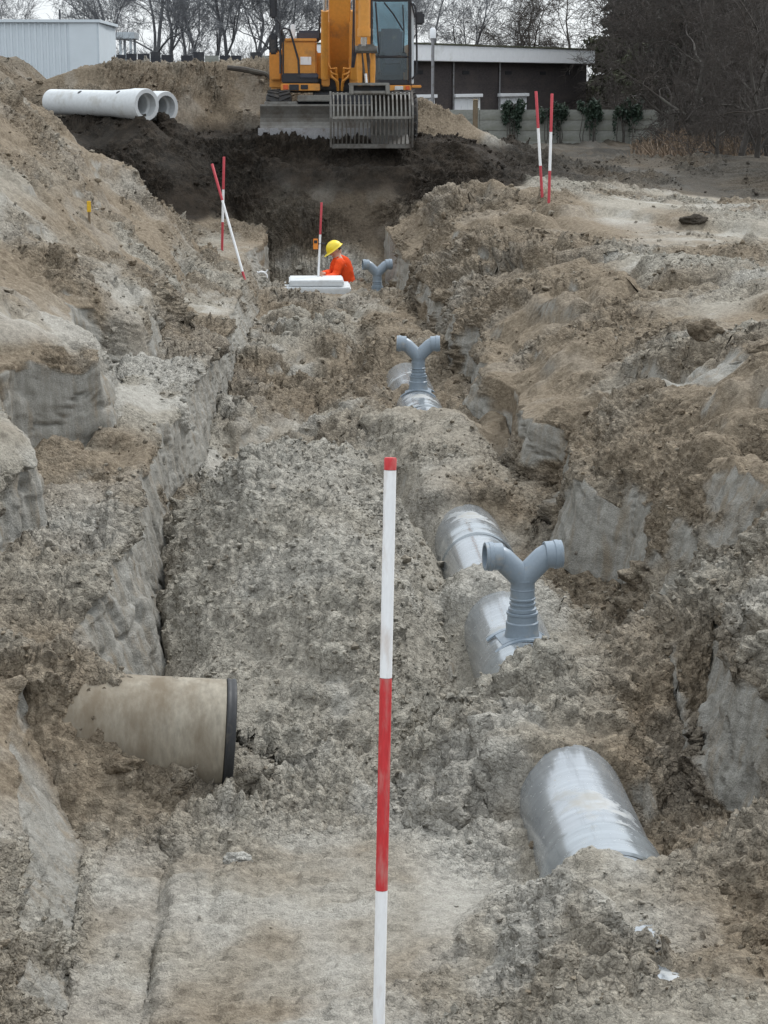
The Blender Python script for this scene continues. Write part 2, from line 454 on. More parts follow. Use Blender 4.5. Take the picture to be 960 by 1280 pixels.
# rough mounds in the right foreground
fz = np.maximum(fz, hump(fx, fy, 1.65, 6.45, 0.70, 1.3, 0.9, 0.46, 0.40) + 0.05 * fbm(fx * 3, fy * 3, fx * 0, 3))
fz = np.maximum(fz, ridge(fx, fy, [(2.2, 7.75, 0.50), (1.75, 7.5, 0.42), (1.2, 7.42, 0.40), (0.75, 7.4, 0.16)], 0.55))
fz -= 0.10 * np.exp(-((fx + 0.22) / 0.30) ** 2 - ((fy - 9.25) / 0.36) ** 2)
# wheel ruts on the smooth track
fz -= 0.035 * (1 - sst(-0.56, -0.535, fx + 0.02 * np.sin(fy * 2.1))) * (1 - sst(8.5, 9.0, fy)) * sst(5.2, 6, fy)
for rx, dep, w in ((-0.84, 0.035, 0.03), (-0.565, 0.03, 0.025), (-0.33, 0.015, 0.06)):
    xr = rx + 0.02 * np.sin(fy * 2.1)
    fz -= dep * np.exp(-((fx - xr) / w) ** 2) * (1 - sst(8.6, 9.1, fy)) * sst(5.2, 6, fy)
edge = sst(0, 1, inside)
Z[:, fl] = np.where(fz > Z[:, fl], fz, Z[:, fl] * (1 - edge) + fz * edge)

# mound over the side pipe also lies on the bench, features outside the floor
other = ~fl
ox, oy, oz = X[:, other], Yg[:, other], Z[:, other]
oz = np.maximum(oz, ridge(ox, oy, [(-1.5, 9.55, 0.92), (-1.0, 9.48, 0.74), (-0.72, 9.47, 0.60), (-0.55, 9.50, 0.51)], 1.25))
oz = np.maximum(oz, ridge(ox, oy, [(-1.5, 9.28, 0.62), (-1.08, 9.2, 0.46), (-0.8, 9.14, 0.20)], 1.0))
oz = np.maximum(oz, ridge(ox, oy, [(2.9, 10.9, 0.9), (2.2, 10.45, 0.62), (1.42, 10.0, 0.60)], 0.62))
# hollow under a fallen slab on the right slope
hw = np.exp(-(((ox - 3.05) + 0.25 * (oy - 15.0)) / 0.24) ** 2 - ((oy - 15.0) / 0.65) ** 2)
oz = oz - 0.24 * hw
# rilled, stepped right slope
rs = (sst(1.85, 2.4, ox) * (1 - sst(3.6, 4.2, ox)) * sst(7, 9, oy) * (1 - sst(33, 35, oy)))
oz = oz + rs * (scarp(ox + oy * 0.25, oy, 0.62, 0.30, 5.0, 0.20, 0.10) + scarp(ox + oy * 0.2, oy, 1.3, 0.75, 31.0, 0.08, 0.12) - 0.11 * np.abs(noise(ox * 0.7 + oy * 0.25, oy * 1.9 - ox * 0.35, ox * 0 + 15)) - 0.07 * np.abs(noise(ox * 1.3 + 5, oy * 4.2 - ox * 0.7, ox * 0 + 19)) + 0.13 * fbm(ox * 1.1 + oy * 0.35, oy * 0.55 - ox * 0.2 + 40, ox * 0, 3))
lh = (1 - sst(-2.1, -1.7, ox)) * sst(8, 10, oy) * (1 - sst(30, 34, oy)) * sst(-9, -5, ox)
oz = oz + lh * (scarp(ox, oy, 0.7, 0.4, 44.0, 0.14, 0.1) + scarp(ox, oy, 1.5, 0.9, 51.0, 0.07, 0.1))
bn = sst(-1.9, -1.6, ox) * (1 - sst(-1.0, -0.85, ox)) * sst(8, 10, oy) * (1 - sst(30, 33, oy))
oz = oz + bn * (1 - sst(-1.25, -1.0, ox)) * scarp(ox, oy, 1.2, 0.8, 61.0, 0.10, 0.1)
pl = sst(3.4, 4.2, ox) * (1 - sst(9, 12, ox)) * sst(12, 14, oy) * (1 - sst(34, 37, oy))
oz = oz + pl * scarp(ox, oy, 0.35, 0.3, 71.0, 0.12)
oz = oz + lh * 0.16 * fbm(ox * 0.7 + 3, oy * 0.45, ox * 0 + 4, 3)
Z[:, other] = oz

# ---- the far end: embankment behind the excavator, sand mound beside it
emb_n = 0.25 * fbm(X * 0.45, Yg * 0.6, X * 0 + 2, 3) * (np.abs(X) < 40)
emb_h = np.interp(X, [-40, -20, -9, -6.6, -5.6, -5.2, -4.0, 0.5, 2.2, 3.6, 5], [2.2, 3.3, 3.75, 3.85, 3.6, 3.2, 3.62, 3.75, 3.3, 2.3, 1.0])
front = np.interp(X, [-12, -3.5, -1.5, 5], [38.8, 38.4, 41.2, 41.2])
emb = np.minimum(emb_h, 2.3 + (Yg - front) * 0.85 + emb_n * 1.1) + 0.12 * emb_n
emb = np.minimum(emb, emb_h + emb_n * 0.3 - 0.8 * (Yg - 46.0))
Z = np.maximum(Z, np.where(np.abs(X) < 30, emb, -9))
md = ridge(X, Yg, [(2.6, 40.2, 3.05), (3.3, 40.0, 2.75), (4.6, 40.0, 2.0), (6.5, 40.5, 1.5)], 0.75)
Z = np.maximum(Z, np.where(np.abs(X) < 30, md, -9))
for _q in (((-2.45, 36.15), (-4.45, 38.45)), ((-2.05, 36.8), (-4.1, 39.1))):
    lg = ridge(X, Yg, [(*_q[0], 2.74), (*_q[1], 2.80)], 0.9)
    Z = np.maximum(Z, np.where(np.abs(X) < 30, np.minimum(lg, 2.70), -9))
Z = np.maximum(Z, np.where(np.abs(X) < 30, ridge(X, Yg, [(-0.9, 36.2, 2.2), (0.2, 35.75, 1.95), (1.0, 35.7, 1.98), (2.1, 35.8, 1.95)], 1.1), -9))
dk = hump(X, Yg, 9.5, 43, 6.5, 4, 6, 0.42)
Z = Z + dk * (np.abs(X) < 40)

def grid_normals(P):
    du = np.gradient(P, axis=1); dv = np.gradient(P, axis=0)
    n = np.cross(du, dv)
    n /= np.linalg.norm(n, axis=-1, keepdims=True) + 1e-9
    return n


# ---- masks
n_big = fbm(X * 0.55, Yg * 0.4, Z * 0.8, 3)
near = (Yg > 4) & (Yg < 75) & (np.abs(X) < 25)
dark = sst(0.0, 1.0, (Yg - np.interp(X, [-6, -4.6, -3.2, -2.0, -1.0, 0, 1.6, 2.4, 3.2, 4.5, 6, 12, 30], [38.6, 36.6, 34.6, 33.9, 34.8, 34.85, 34.9, 34.6, 34.0, 36.4, 37.2, 36.5, 33]) + 0.5 * n_big) / 0.5)
pit = (Yg > 32.4) & (Yg < 35.3)
dark = np.where(pit, np.maximum(dark * sst(0.45, 0.95, Z + 0.25 * n_big), 0.72 * sst(34.3, 34.6, Yg) * (X > -0.6) * (X < 1.9)), dark)
embm = sst(0.0, 0.4, emb - 2.3) * (X < 3.4) * (np.abs(X) < 30) * sst(38.4, 39.4, Yg)
dark = np.where(X < 4, dark * (1 - 0.8 * embm), dark)
dark = dark * (1 - 0.93 * sst(-0.25, -0.05, md - Z) * sst(2.05, 2.35, md))
dark *= 0.94 - 0.22 * sst(4.0, 6.5, X) * (0.6 + 0.8 * sst(-0.3, 0.3, n_big))
dark[:, :] = np.clip(dark, 0, 1)

warm = 0.45 + 0.9 * n_big
warm += 0.5 * np.exp(-((X - 2.9) / 1.1) ** 2) - 0.4 * np.exp(-((X - 0.2) / 0.9) ** 2 - ((Yg - 11.5) / 3.2) ** 2)
warm -= 0.35 * np.exp(-((X + 0.3) / 0.8) ** 2 - ((Yg - 7.5) / 1.5) ** 2)
warm += 0.25 * sst(15, 19, Yg) * (1 - sst(3.2, 4, X)) + 0.3 * np.exp(-((X - 1.75) / 0.4) ** 2) - 0.35 * (1 - sst(-3.0, -1.6, X)) * n_big
warm += 0.3 * np.exp(-((X - 1.6) / 0.7) ** 2 - ((Yg - 6.6) / 0.8) ** 2) + 0.25 * embm
warm = 0.06 + 0.9 * sst(0.06, 0.94, warm)
pale = sst(0.12, 0.42, fbm(X * 0.9 + 33, Yg * 0.6, Z * 0.7 + 9, 4, 0.6)) * (1 - 0.75 * warm) * (1 - 0.4 * np.exp(-((X - 2.9) / 1.0) ** 2)) * 0.6
warm *= 1 - 0.7 * np.exp(-((X - 1.2) / 0.7) ** 4 - ((Yg - 16.6) / 1.8) ** 4)
warm *= 1 - 0.85 * np.exp(-((X - 0.15) / 0.95) ** 4 - ((Yg - 12.3) / 2.6) ** 4)
pale *= 1 - 0.6 * np.exp(-((X - 0.0) / 0.9) ** 4 - ((Yg - 12.6) / 2.4) ** 4)

cn = fbm(X * 0.8 + 9, Yg * 0.9, Z * 1.3 + 5, 3)
N0 = grid_normals(np.stack([X, Yg, Z], -1))
steep = sst(0.42, 0.62, 1 - N0[..., 2] + 0.10 * fbm(X * 3, Yg * 3, Z * 3 + 2, 2))
_th = np.where(wall > 0.25, np.where(seg[None] == 5, -0.6, np.where(seg[None] == 7, -0.22, -0.34)), 0.04)
clay = steep * sst(_th, _th + 0.12, cn) * sst(8.2, 8.8, Yg) * (1 - sst(35, 36, Yg)) * (1 - sst(30, 34, Yg) * (X > 2)) * (np.abs(X) < 5)
clay = np.maximum(clay, 0.9 * (wall > 0.3) * (seg[None] == 5) * (Yg < 8.8) * sst(0.0, 0.2, cn + 0.25))
hwf = np.exp(-(((X - 3.05) + 0.25 * (Yg - 15.0)) / 0.24) ** 2 - ((Yg - 15.0) / 0.65) ** 2)
clay = np.maximum(clay, sst(0.3, 0.5, hwf))
track = (sst(-0.95, -0.8, X) * (1 - sst(0.2, 0.7, X + 0.2 * n_big)) * (1 - sst(8.4, 9.0, Yg + 0.4 * n_big)))
clay = clay * (1 - track * (seg[None] == 6))
clay *= 1 - (X > -1.25) * (X < -0.3) * sst(8.75, 8.95, Yg) * (1 - sst(10.0, 10.3, Yg))
pale = pale * (1 - track) + track * 0.55 * sst(-0.35, 0.35, fbm(X * 1.5 + 13, Yg * 1.3, Z * 0, 3))
warm = warm * (1 - 0.6 * track) + 0.35 * track * (0.4 + 1.2 * sst(-0.3, 0.4, fbm(X * 1.1 + 23, Yg * 1.6, Z * 0, 3)))

# ---- displacement along the surface normal
P = np.stack([X, Yg, Z], -1)


N = grid_normals(P)
fade = sst(4.5, 6, Yg) * (1 - sst(70, 110, Yg)) * (1 - sst(18, 26, np.abs(X)))
sub = np.where(fade.max(axis=1) > 0)[0]
r0, r1 = sub[0], sub[-1] + 1
sl_ = slice(r0, r1)
px, py, pz = [P[sl_, :, i].astype(np.float32) for i in range(3)]
rough = np.clip(0.78 + 1.35 * fbm(px * 0.7 + 20, py * 0.5, pz, 3), 0.14, 1.5)
slide = (1 - sst(-1.9, -1.6, px)) * sst(11, 13, py) * (1 - sst(26, 30, py)) * sst(-0.25, 0.25, fbm(px * 0.5 + py * 0.35, py * 0.22 + 4, pz * 0 + 1, 2))
rough = rough * (1 - 0.8 * slide)
rough = np.maximum(rough, 0.9 * np.exp(-((px - 0.0) / 0.9) ** 4 - ((py - 12.2) / 2.3) ** 4))
nearpipe = np.exp(-((px - 1.27) / 0.34) ** 4) * (((py > 7.15) & (py < 9.1)) | ((py > 9.7) & (py < 14.4)) | ((py > 18.3) & (py < 22.2)))
rough = np.maximum(rough, 1.0 * np.exp(-((px - 1.2) / 0.6) ** 4 - ((py - 16.4) / 1.7) ** 4) * (0.5 + 0.5 * sst(-0.2, 0.2, fbm(px * 2 + 3, py * 1.2, pz, 2))))
rough = rough * (1 - 0.6 * nearpipe * (py > 7.15))
rough = np.maximum(rough, 1.25 * np.exp(-((px - 1.5) / 0.95) ** 4 - ((py - 6.7) / 0.75) ** 4) * (0.45 + 0.55 * sst(-0.2, 0.2, fbm(px * 2.2 + 3, py * 2.2, pz, 2))))
rough = rough * (1 - 0.85 * clay[sl_]) * (1 - 0.8 * track[sl_]) + 0.10 * track[sl_]
farb = np.interp(py, [0, 14, 30, 45], [1, 1.05, 1.35, 1.6])
d = 0.050 * fbm(px * 2.3, py * 2.3, pz * 2.3, 2)
c1, v1 = clods(px + 0.03 * noise(px * 9, py * 9, pz * 9), py, pz, 0.16)
c2, v2 = clods(px + 3, py, pz + 0.02 * noise(px * 20, py * 20, pz * 20), 0.075)
c3, v3 = clods(px, py + 5, pz, 0.036)
sparse = sst(0.0, 0.6, noise(px * 1.7 + 9, py * 1.7, pz * 1.7) + 0.25)
d += 0.060 * c1 * sst(0.5, 0.85, v1) * sparse + 0.040 * c2 * sst(0.35, 0.7, v2) * sst(-0.3, 0.3, noise(px * 1.1, py * 1.1 + 8, pz)) + 0.022 * c3
d += 0.055 * np.abs(noise(px * 5, py * 5, pz * 5)) + 0.036 * np.abs(noise(px * 11 + 3, py * 11, pz * 11)) + 0.022 * np.abs(noise(px * 23, py * 23 + 5, pz * 23)) + 0.011 * noise(px * 44, py * 44, pz * 44)
d = d * rough * farb
# cut clay faces: vertical scrapes, flakes with a stepped edge
cs = 0.006 * fbm(px * 4, py * 4, pz * 1.2, 3) + 0.004 * noise(px * 17, py * 17, pz * 2.5) + 0.005 * noise(px * 9, py * 9, pz * 14)
cs += 0.004 * noise(px * 8, py * 8, pz * 5) + 0.010 * sst(0.15, 0.2, noise(px * 4 + 9, py * 4, pz * 7)) - 0.03 * (1 - sst(0.0, 0.035, np.abs(noise(px * 2.2, py * 2.2 + 3, pz * 1.2 + 5))))
fk = fbm(px * 2.1 + 4, py * 2.1, pz * 1.1, 2)
cs += 0.022 * sst(0.02, 0.10, fk) - 0.03 * sst(0.42, 0.47, fk)
d += cs * clay[sl_] * (1 - track[sl_])
# pressed track: flat scabs
tm = sst(-0.2, 0.35, fbm(px * 1.3 + 70, py * 1.1, pz, 2))
d += track[sl_] * (0.004 + 0.014 * tm * sst(0.02, 0.08, noise(px * 4, py * 5, pz)) + 0.05 * fbm(px * 0.9 + 8, py * 0.7, pz, 2) * 0.5 + 0.018 * (1 - tm) * sst(0.12, 0.2, noise(px * 9, py * 13, pz)) - 0.010 * sst(0.2, 0.3, noise(px * 3.5 + 5, py * 15, pz)) + 0.004 * noise(px * 40, py * 40, pz))
d = d * fade[sl_]
P[sl_] += N[sl_] * d[..., None].astype(float)
# lump tops dry and paler, hollows browner: gap shade also put into the colour
warm[sl_] = np.clip(warm[sl_] - 2.0 * (d - 0.07) * (1 - clay[sl_]), 0, 1)

verts = P.reshape(-1, 3).astype(np.float32)
idx = np.arange(NR * NC).reshape(NR, NC)
quads = np.stack([idx[:-1, :-1], idx[:-1, 1:], idx[1:, 1:], idx[1:, :-1]], -1).reshape(-1, 4)


def mesh_np(name, v, f, smooth=True):
    me = bpy.data.meshes.new(name)
    k = f.shape[1]
    me.vertices.add(len(v)); me.loops.add(f.size); me.polygons.add(len(f))
    me.vertices.foreach_set('co', np.ascontiguousarray(v, np.float32).ravel())
    me.loops.foreach_set('vertex_index', np.ascontiguousarray(f, np.int32).ravel())
    me.polygons.foreach_set('loop_start', np.arange(0, f.size, k, dtype=np.int32))
    me.polygons.foreach_set('use_smooth', np.full(len(f), smooth))
    me.update(calc_edges=True)
    return me


def soil_attr(me, cols):
    a = me.color_attributes.new('soil', 'FLOAT_COLOR', 'POINT')
    a.data.foreach_set('color', np.ascontiguousarray(cols, np.float32).ravel())


gm = mesh_np('ground', verts, quads)
soil = np.stack([warm, clay, dark, pale], -1).reshape(-1, 4)
soil_attr(gm, soil)
crumb = np.ones_like(X)
crumb[sl_] = np.clip(rough * 1.05, 0.04, 1)
_ca = gm.attributes.new('crumb', 'FLOAT', 'POINT')
_ca.data.foreach_set('value', crumb.astype(np.float32).ravel())
gm.materials.append(M['soil'])
ground = bpy.data.objects.new('ground', gm)
COL.objects.link(ground)
ground['kind'] = 'structure'
ground['label'] = 'dug sandy ground with trench, benches and spoil heaps'


def gz(x, y):
    """Height of the finished ground"""
    r = int(np.argmin(np.abs(ys - y)))
    return float(np.interp(x, np.maximum.accumulate(P[r, :, 0]), P[r, :, 2]))


# ---- loose clods lying on the ground
def make_clods():
    ico = bmesh.new()
    bmesh.ops.create_icosphere(ico, subdivisions=1, radius=1)
    bv = np.array([v.co for v in ico.verts]); bf = np.array([[v.index for v in f.verts] for f in ico.faces])
    ico.free()
    vis = (Yg > 6.1) & (Yg < 44) & (X > -0.16 * Yg - 0.6) & (X < np.minimum(0.25 * Yg + 0.6, 9.5))
    w = vis * (1 - 0.93 * clay) * (1 - 0.9 * track) * (0.35 + sst(-0.1, 0.5, fbm(X * 0.8 + 60, Yg * 0.8, Z, 2)) + 1.3 * np.exp(-((X - 0.1) / 0.9) ** 4 - ((Yg - 12.0) / 2.2) ** 4))
    area = np.gradient(ys)[:, None] * np.linalg.norm(np.gradient(P, axis=1), axis=-1)
    w = w * np.clip(crumb, 0.06, 1) ** 1.5
    w = (w * area / np.maximum(Yg, 6) ** 1.3).ravel()
    n = 26000
    pick = rng.choice(w.size, n, p=w / w.sum())
    ycl = Yg.ravel()[pick]
    s = 0.0056 * np.exp(rng.normal(0, 0.55, n)) * np.interp(ycl, [6, 10, 20, 40], [0.8, 1.1, 1.9, 3.0])
    s = np.minimum(s, np.interp(ycl, [6, 12, 30], [0.022, 0.032, 0.06]))
    vs = np.repeat(bv[None], n, 0)
    vs = vs * (1 + rng.normal(0, 0.26, (n, len(bv), 1)))
    vs = vs * rng.uniform(0.6, 1.3, (n, 1, 3))
    an = rng.uniform(0, 6.28, n)
    ca, sa = np.cos(an)[:, None], np.sin(an)[:, None]
    x_, y_ = vs[..., 0] * ca - vs[..., 1] * sa, vs[..., 0] * sa + vs[..., 1] * ca
    vs = np.stack([x_, y_, vs[..., 2] * 0.8], -1) * s[:, None, None]
    vs += (verts[pick] + N.reshape(-1, 3)[pick] * (s * 0.35)[:, None])[:, None]
    f = (bf[None] + (np.arange(n) * len(bv))[:, None, None]).reshape(-1, 3)
    me = mesh_np('soil_clods', vs.reshape(-1, 3), f, False)
    cc = soil[pick].copy(); cc[:, 1] *= 0.5
    cc[:, 0] = np.clip(cc[:, 0] + rng.normal(0, 0.25, n), 0, 1)
    soil_attr(me, np.repeat(cc, len(bv), 0))
    a_ = me.attributes.new('crumb', 'FLOAT', 'POINT')
    a_.data.foreach_set('value', np.full(n * len(bv), 0.5, np.float32))
    me.materials.append(M['soil'])
    o = bpy.data.objects.new('soil_clods', me)
    COL.objects.link(o)
    o['kind'] = 'stuff'
    o['label'] = 'loose crumbs and clods of sand lying all over the dug ground'


make_clods()

# ------------------------------------------------------------------ building helpers
class MB:
    def __init__(self):
        self.bm = bmesh.new()

    def box(self, c, s, rot=None, taper=None):
        """Box with centre c and size s; taper scales the top in x, y"""
        r = bmesh.ops.create_cube(self.bm, size=1.0)
        vs = r['verts']
        for v in vs:
            if taper and v.co.z > 0:
                v.co.x *= taper[0]; v.co.y *= taper[1]
            v.co = Vector((v.co.x * s[0], v.co.y * s[1], v.co.z * s[2]))
            if rot is not None:
                v.co = rot @ v.co
            v.co += Vector(c)
        return self

    def span(self, a, b):
        a = Vector(a); b = Vector(b)
        return self.box((a + b) / 2, [abs(q) for q in (b - a)])

    def tube(self, path, rad, n=10, cap=True):
        path = [Vector(p) for p in path]
        if not hasattr(rad, '__len__'):
            rad = [rad] * len(path)
        rings = []
        up = None
        for i, p in enumerate(path):
            d = (path[min(i + 1, len(path) - 1)] - path[max(i - 1, 0)])
            if d.length < 1e-7:
                d = Vector((0, 0, 1))
            d.normalize()
            if up is None:
                up = Vector((0, 0, 1)) if abs(d.z) < 0.9 else Vector((0, 1, 0))
            u = up - d * up.dot(d); u.normalize(); up = u
            w = d.cross(u)
            rings.append([self.bm.verts.new(p + (u * math.cos(6.28318 * k / n) + w * math.sin(6.28318 * k / n)) * rad[i]) for k in range(n)])
        for a, b in zip(rings[:-1], rings[1:]):
            for k in range(n):
                self.bm.faces.new((a[k], a[(k + 1) % n], b[(k + 1) % n], b[k]))
        if cap:
            self.bm.faces.new(rings[0][::-1]); self.bm.faces.new(rings[-1])
        return self

    def lathe(self, prof, o, d, n=24, closed=False):
        """prof: (radius, distance along d). closed: the profile is a loop (a pipe with a wall)"""
        d = Vector(d).normalized(); o = Vector(o)
        up = Vector((0, 0, 1)) if abs(d.z) < 0.9 else Vector((0, 1, 0))
        u = (up - d * up.dot(d)).normalized(); w = d.cross(u)
        rings = []
        for r, h in prof:
            rings.append([self.bm.verts.new(o + d * h + (u * math.cos(6.283185 * k / n) + w * math.sin(6.283185 * k / n)) * max(r, 1e-4)) for k in range(n)])
        pairs = list(zip(rings[:-1], rings[1:]))
        if closed:
            pairs.append((rings[-1], rings[0]))
        for a, b in pairs:
            for k in range(n):
                self.bm.faces.new((a[k], a[(k + 1) % n], b[(k + 1) % n], b[k]))
        return self

    def prism(self, pts, y0, y1, axis='y'):
        """Polygon of (x, z) pulled from y0 to y1"""
        f = (lambda p, y: (p[0], y, p[1])) if axis == 'y' else (lambda p, y: (y, p[0], p[1]))
        a = [self.bm.verts.new(f(p, y0)) for p in pts]
        b = [self.bm.verts.new(f(p, y1)) for p in pts]
        self.bm.faces.new(a); self.bm.faces.new(b[::-1])
        n = len(pts)
        for k in range(n):
            self.bm.faces.new((a[k], b[k], b[(k + 1) % n], a[(k + 1) % n]))
        return self

    def mesh(self, name, mat, smooth=False, bevel=0.0, jit=0.0, auto=40):
        bm = self.bm
        bmesh.ops.recalc_face_normals(bm, faces=bm.faces)
        if bevel:
            bmesh.ops.bevel(bm, geom=bm.edges[:], offset=bevel, segments=2, affect='EDGES', clamp_overlap=True)
        if jit:
            for v in bm.verts:
                v.co += Vector((random.gauss(0, jit), random.gauss(0, jit), random.gauss(0, jit)))
        if smooth:
            for f in bm.faces:
                f.smooth = True
            for e in bm.edges:
                if len(e.link_faces) == 2 and e.calc_face_angle(0) > R(auto):
                    e.smooth = False
        me = bpy.data.meshes.new(name)
        bm.to_mesh(me); bm.free()
        if mat is not None:
            me.materials.append(mat)
        return me

    def build(self, name, mat, parent=None, **kw):
        return put(name, self.mesh(name, mat, **kw), parent)


def put(name, me, parent=None, loc=None):
    o = bpy.data.objects.new(name, me)
    COL.objects.link(o)
    if parent is not None:
        o.parent = parent
    if loc is not None:
        o.location = loc
    return o


def tag(o, label=None, cat=None, group=None, kind=None):
    for k, v in (('label', label), ('category', cat), ('group', group), ('kind', kind)):
        if v:
            o[k] = v
    return o


def thing(name, label, cat, loc=(0, 0, 0), rz=0.0, group=None):
    o = bpy.data.objects.new(name, None)
    COL.objects.link(o)
    o.empty_display_size = 0.2
    o.location = loc; o.rotation_euler = (0, 0, rz)
    return tag(o, label, cat, group)


def copy_tree(o, parent=None):
    c = o.copy()
    COL.objects.link(c)
    if parent is not None:
        c.parent = parent
    for ch in list(o.children):
        copy_tree(ch, c)
    return c


_pt, _yw = R(12.048), R(2.656)
_fw = np.array([math.sin(_yw) * math.cos(_pt), math.cos(_yw) * math.cos(_pt), -math.sin(_pt)])
_rt = np.array([math.cos(_yw), -math.sin(_yw), 0])
_up = np.cross(_rt, _fw)


def at(px, py, Y):
    """Survey helper: the world point seen at photo pixel (px, py) if it stands Y metres up the trench"""
    d = _fw + _rt * (px - 480) / 2530.0 - _up * (py - 640) / 2530.0
    k = Y / d[1]
    return Vector((d[0] * k, Y, EYE + d[2] * k))


# ------------------------------------------------------------------ object materials
def pipe_material(name, base, seed):
    m, nt, b = new_mat(name)
    v = coords(nt, 'Object')
    vr = coords(nt, 'Object', (1.2, 9.0, 1.2))       # wound rings
    vl = coords(nt, 'Object', (7.0, 0.6, 7.0))       # scuffs along the pipe
    ring = ntex(nt, 3.0, 4, 0.6, vr)
    scuff = ntex(nt, 2.0 + seed, 6, 0.7, vl)
    blot = ntex(nt, 3.1 + seed, 6, 0.65, v)
    speck = ntex(nt, 38, 3, 0.7, v)
    c = mixc(nt, ramp(nt, ring, 0.3, 0.7), tuple(q * 0.86 for q in base), tuple(q * 1.14 for q in base))
    c = mixc(nt, ramp(nt, scuff, 0.55, 0.72, 0.0, 0.6), c, tuple(q * 0.55 for q in base))
    ge = nd(nt, 'ShaderNodeNewGeometry')
    sn = nd(nt, 'ShaderNodeSeparateXYZ')
    nt.links.new(ge.outputs['Normal'], sn.inputs[0])
    up = ramp(nt, sn.outputs['Z'], 0.2, 0.95, 0.0, 0.09)
    ds = nd(nt, 'ShaderNodeMath', operation='ADD')
    nt.links.new(blot, ds.inputs[0]); nt.links.new(up, ds.inputs[1])
    dust = ramp(nt, ds.outputs[0], 0.64, 0.80, 0.0, 0.8)
    sp2 = ramp(nt, speck, 0.66, 0.72, 0.0, 0.8)
    mxx = nd(nt, 'ShaderNodeMath', operation='MAXIMUM')
    nt.links.new(dust, mxx.inputs[0]); nt.links.new(sp2, mxx.inputs[1])
    c = mixc(nt, mxx.outputs[0], c, (0.28, 0.262, 0.225))
    nt.links.new(c, b.inputs['Base Color'])
    nt.links.new(ramp(nt, mxx.outputs[0], 0.0, 0.6, 0.17, 0.8), b.inputs['Roughness'])
    nt.links.new(ramp(nt, mxx.outputs[0], 0.0, 0.6, 0.55, 0.0), b.inputs['Metallic'])
    bump(nt, b, ring, 0.15, 0.006)
    return m


M['pipe'] = worn('grey_glassfibre_pipe', (0.30, 0.32, 0.335), 0.24, (0.27, 0.245, 0.205), 0.34, 4.2, 0.35, 0.16, (1.0, 0.45, 1.0), 0.9)
M['sleeve'] = worn('grey_coupling', (0.29, 0.315, 0.335), 0.26, (0.28, 0.255, 0.21), 0.35, 5, 0.0, 0.08, None, 0.6)
M['pvc'] = worn('grey_plastic', (0.20, 0.245, 0.29), 0.28, (0.30, 0.285, 0.25), 0.22, 9, 0.0, 0.06, None, 0.5)
M['concrete'] = worn('concrete', (0.40, 0.41, 0.40), 0.85, (0.29, 0.27, 0.24), 0.25, 2.5, 0.0, 0.1, None, 0.25, 0.15)
M['sideconc'] = worn('stained_concrete', (0.27, 0.243, 0.195), 0.88, (0.165, 0.135, 0.098), 0.72, 3.4, 0.0, 0.2, (1.7, 1.0, 0.6), 0.25, 0.15)
M['paleconc'] = worn('pale_concrete', (0.55, 0.57, 0.58), 0.8, (0.40, 0.39, 0.36), 0.25, 2.5, 0.0, 0.07, None, 0.25, 0.1)
M['rubber'] = worn('black_rubber', (0.02, 0.021, 0.023), 0.6, (0.10, 0.085, 0.065), 0.25, 8)
M['red'] = worn('red_paint', (0.50, 0.025, 0.03), 0.5, (0.46, 0.20, 0.18), 0.42, 26, 0, 0.14, (1, 1, 0.22))
M['farred'] = worn('faded_red_paint', (0.44, 0.045, 0.06), 0.55, (0.42, 0.16, 0.15), 0.14, 9, 0, 0.1)
M['white'] = worn('white_paint', (0.78, 0.79, 0.80), 0.5, (0.58, 0.52, 0.48), 0.32, 22, 0, 0.05, (1, 1, 0.25))
M['steel'] = worn('dull_steel', (0.30, 0.30, 0.31), 0.4, (0.18, 0.15, 0.12), 0.3, 6, 0.8)
M['orange'] = worn('orange_machine_paint', (0.60, 0.265, 0.045), 0.42, (0.28, 0.16, 0.07), 0.25, 2.5, 0, 0.08)
M['black'] = worn('black_machine_paint', (0.018, 0.020, 0.026), 0.5, (0.10, 0.085, 0.07), 0.22, 4)
M['hood'] = worn('dark_grey_hood', (0.045, 0.05, 0.07), 0.5, (0.12, 0.11, 0.10), 0.2, 4)
M['wornsteel'] = worn('worn_grey_steel', (0.21, 0.205, 0.19), 0.5, (0.115, 0.095, 0.075), 0.5, 3, 0.35, 0.15)
M['mudsteel'] = worn('muddy_steel', (0.13, 0.125, 0.115), 0.6, (0.065, 0.052, 0.042), 0.5, 4, 0.3, 0.2)
M['chrome'] = worn('bright_rod', (0.75, 0.76, 0.78), 0.18, (0.5, 0.5, 0.5), 0.05, 5, 0.9, 0.03)
M['tyre'] = worn('tyre_rubber', (0.022, 0.021, 0.021), 0.85, (0.09, 0.075, 0.06), 0.4, 5)
M['lamp'] = worn('lamp_glass', (0.6, 0.62, 0.62), 0.2, (0.4, 0.4, 0.38), 0.1, 8)
M['amber'] = worn('amber_lens', (0.6, 0.10, 0.02), 0.25, (0.3, 0.08, 0.03), 0.1, 8)
M['jacket'] = worn('orange_red_jacket', (0.72, 0.075, 0.015), 0.8, (0.5, 0.07, 0.03), 0.2, 6, 0, 0.1, None, 0.2)
M['trousers'] = worn('dark_trousers', (0.05, 0.055, 0.075), 0.9, (0.12, 0.1, 0.08), 0.3, 6)
M['skin'] = worn('skin', (0.50, 0.30, 0.22), 0.55, (0.42, 0.25, 0.18), 0.1, 12, 0, 0.05)
M['hair'] = worn('dark_hair', (0.05, 0.035, 0.025), 0.8, (0.08, 0.06, 0.04), 0.2, 20)
M['helmet'] = worn('yellow_helmet', (0.78, 0.60, 0.03), 0.32, (0.6, 0.45, 0.06), 0.12, 9, 0, 0.04)
M['receiver'] = worn('orange_instrument', (0.72, 0.24, 0.03), 0.45, (0.5, 0.2, 0.05), 0.1, 12)
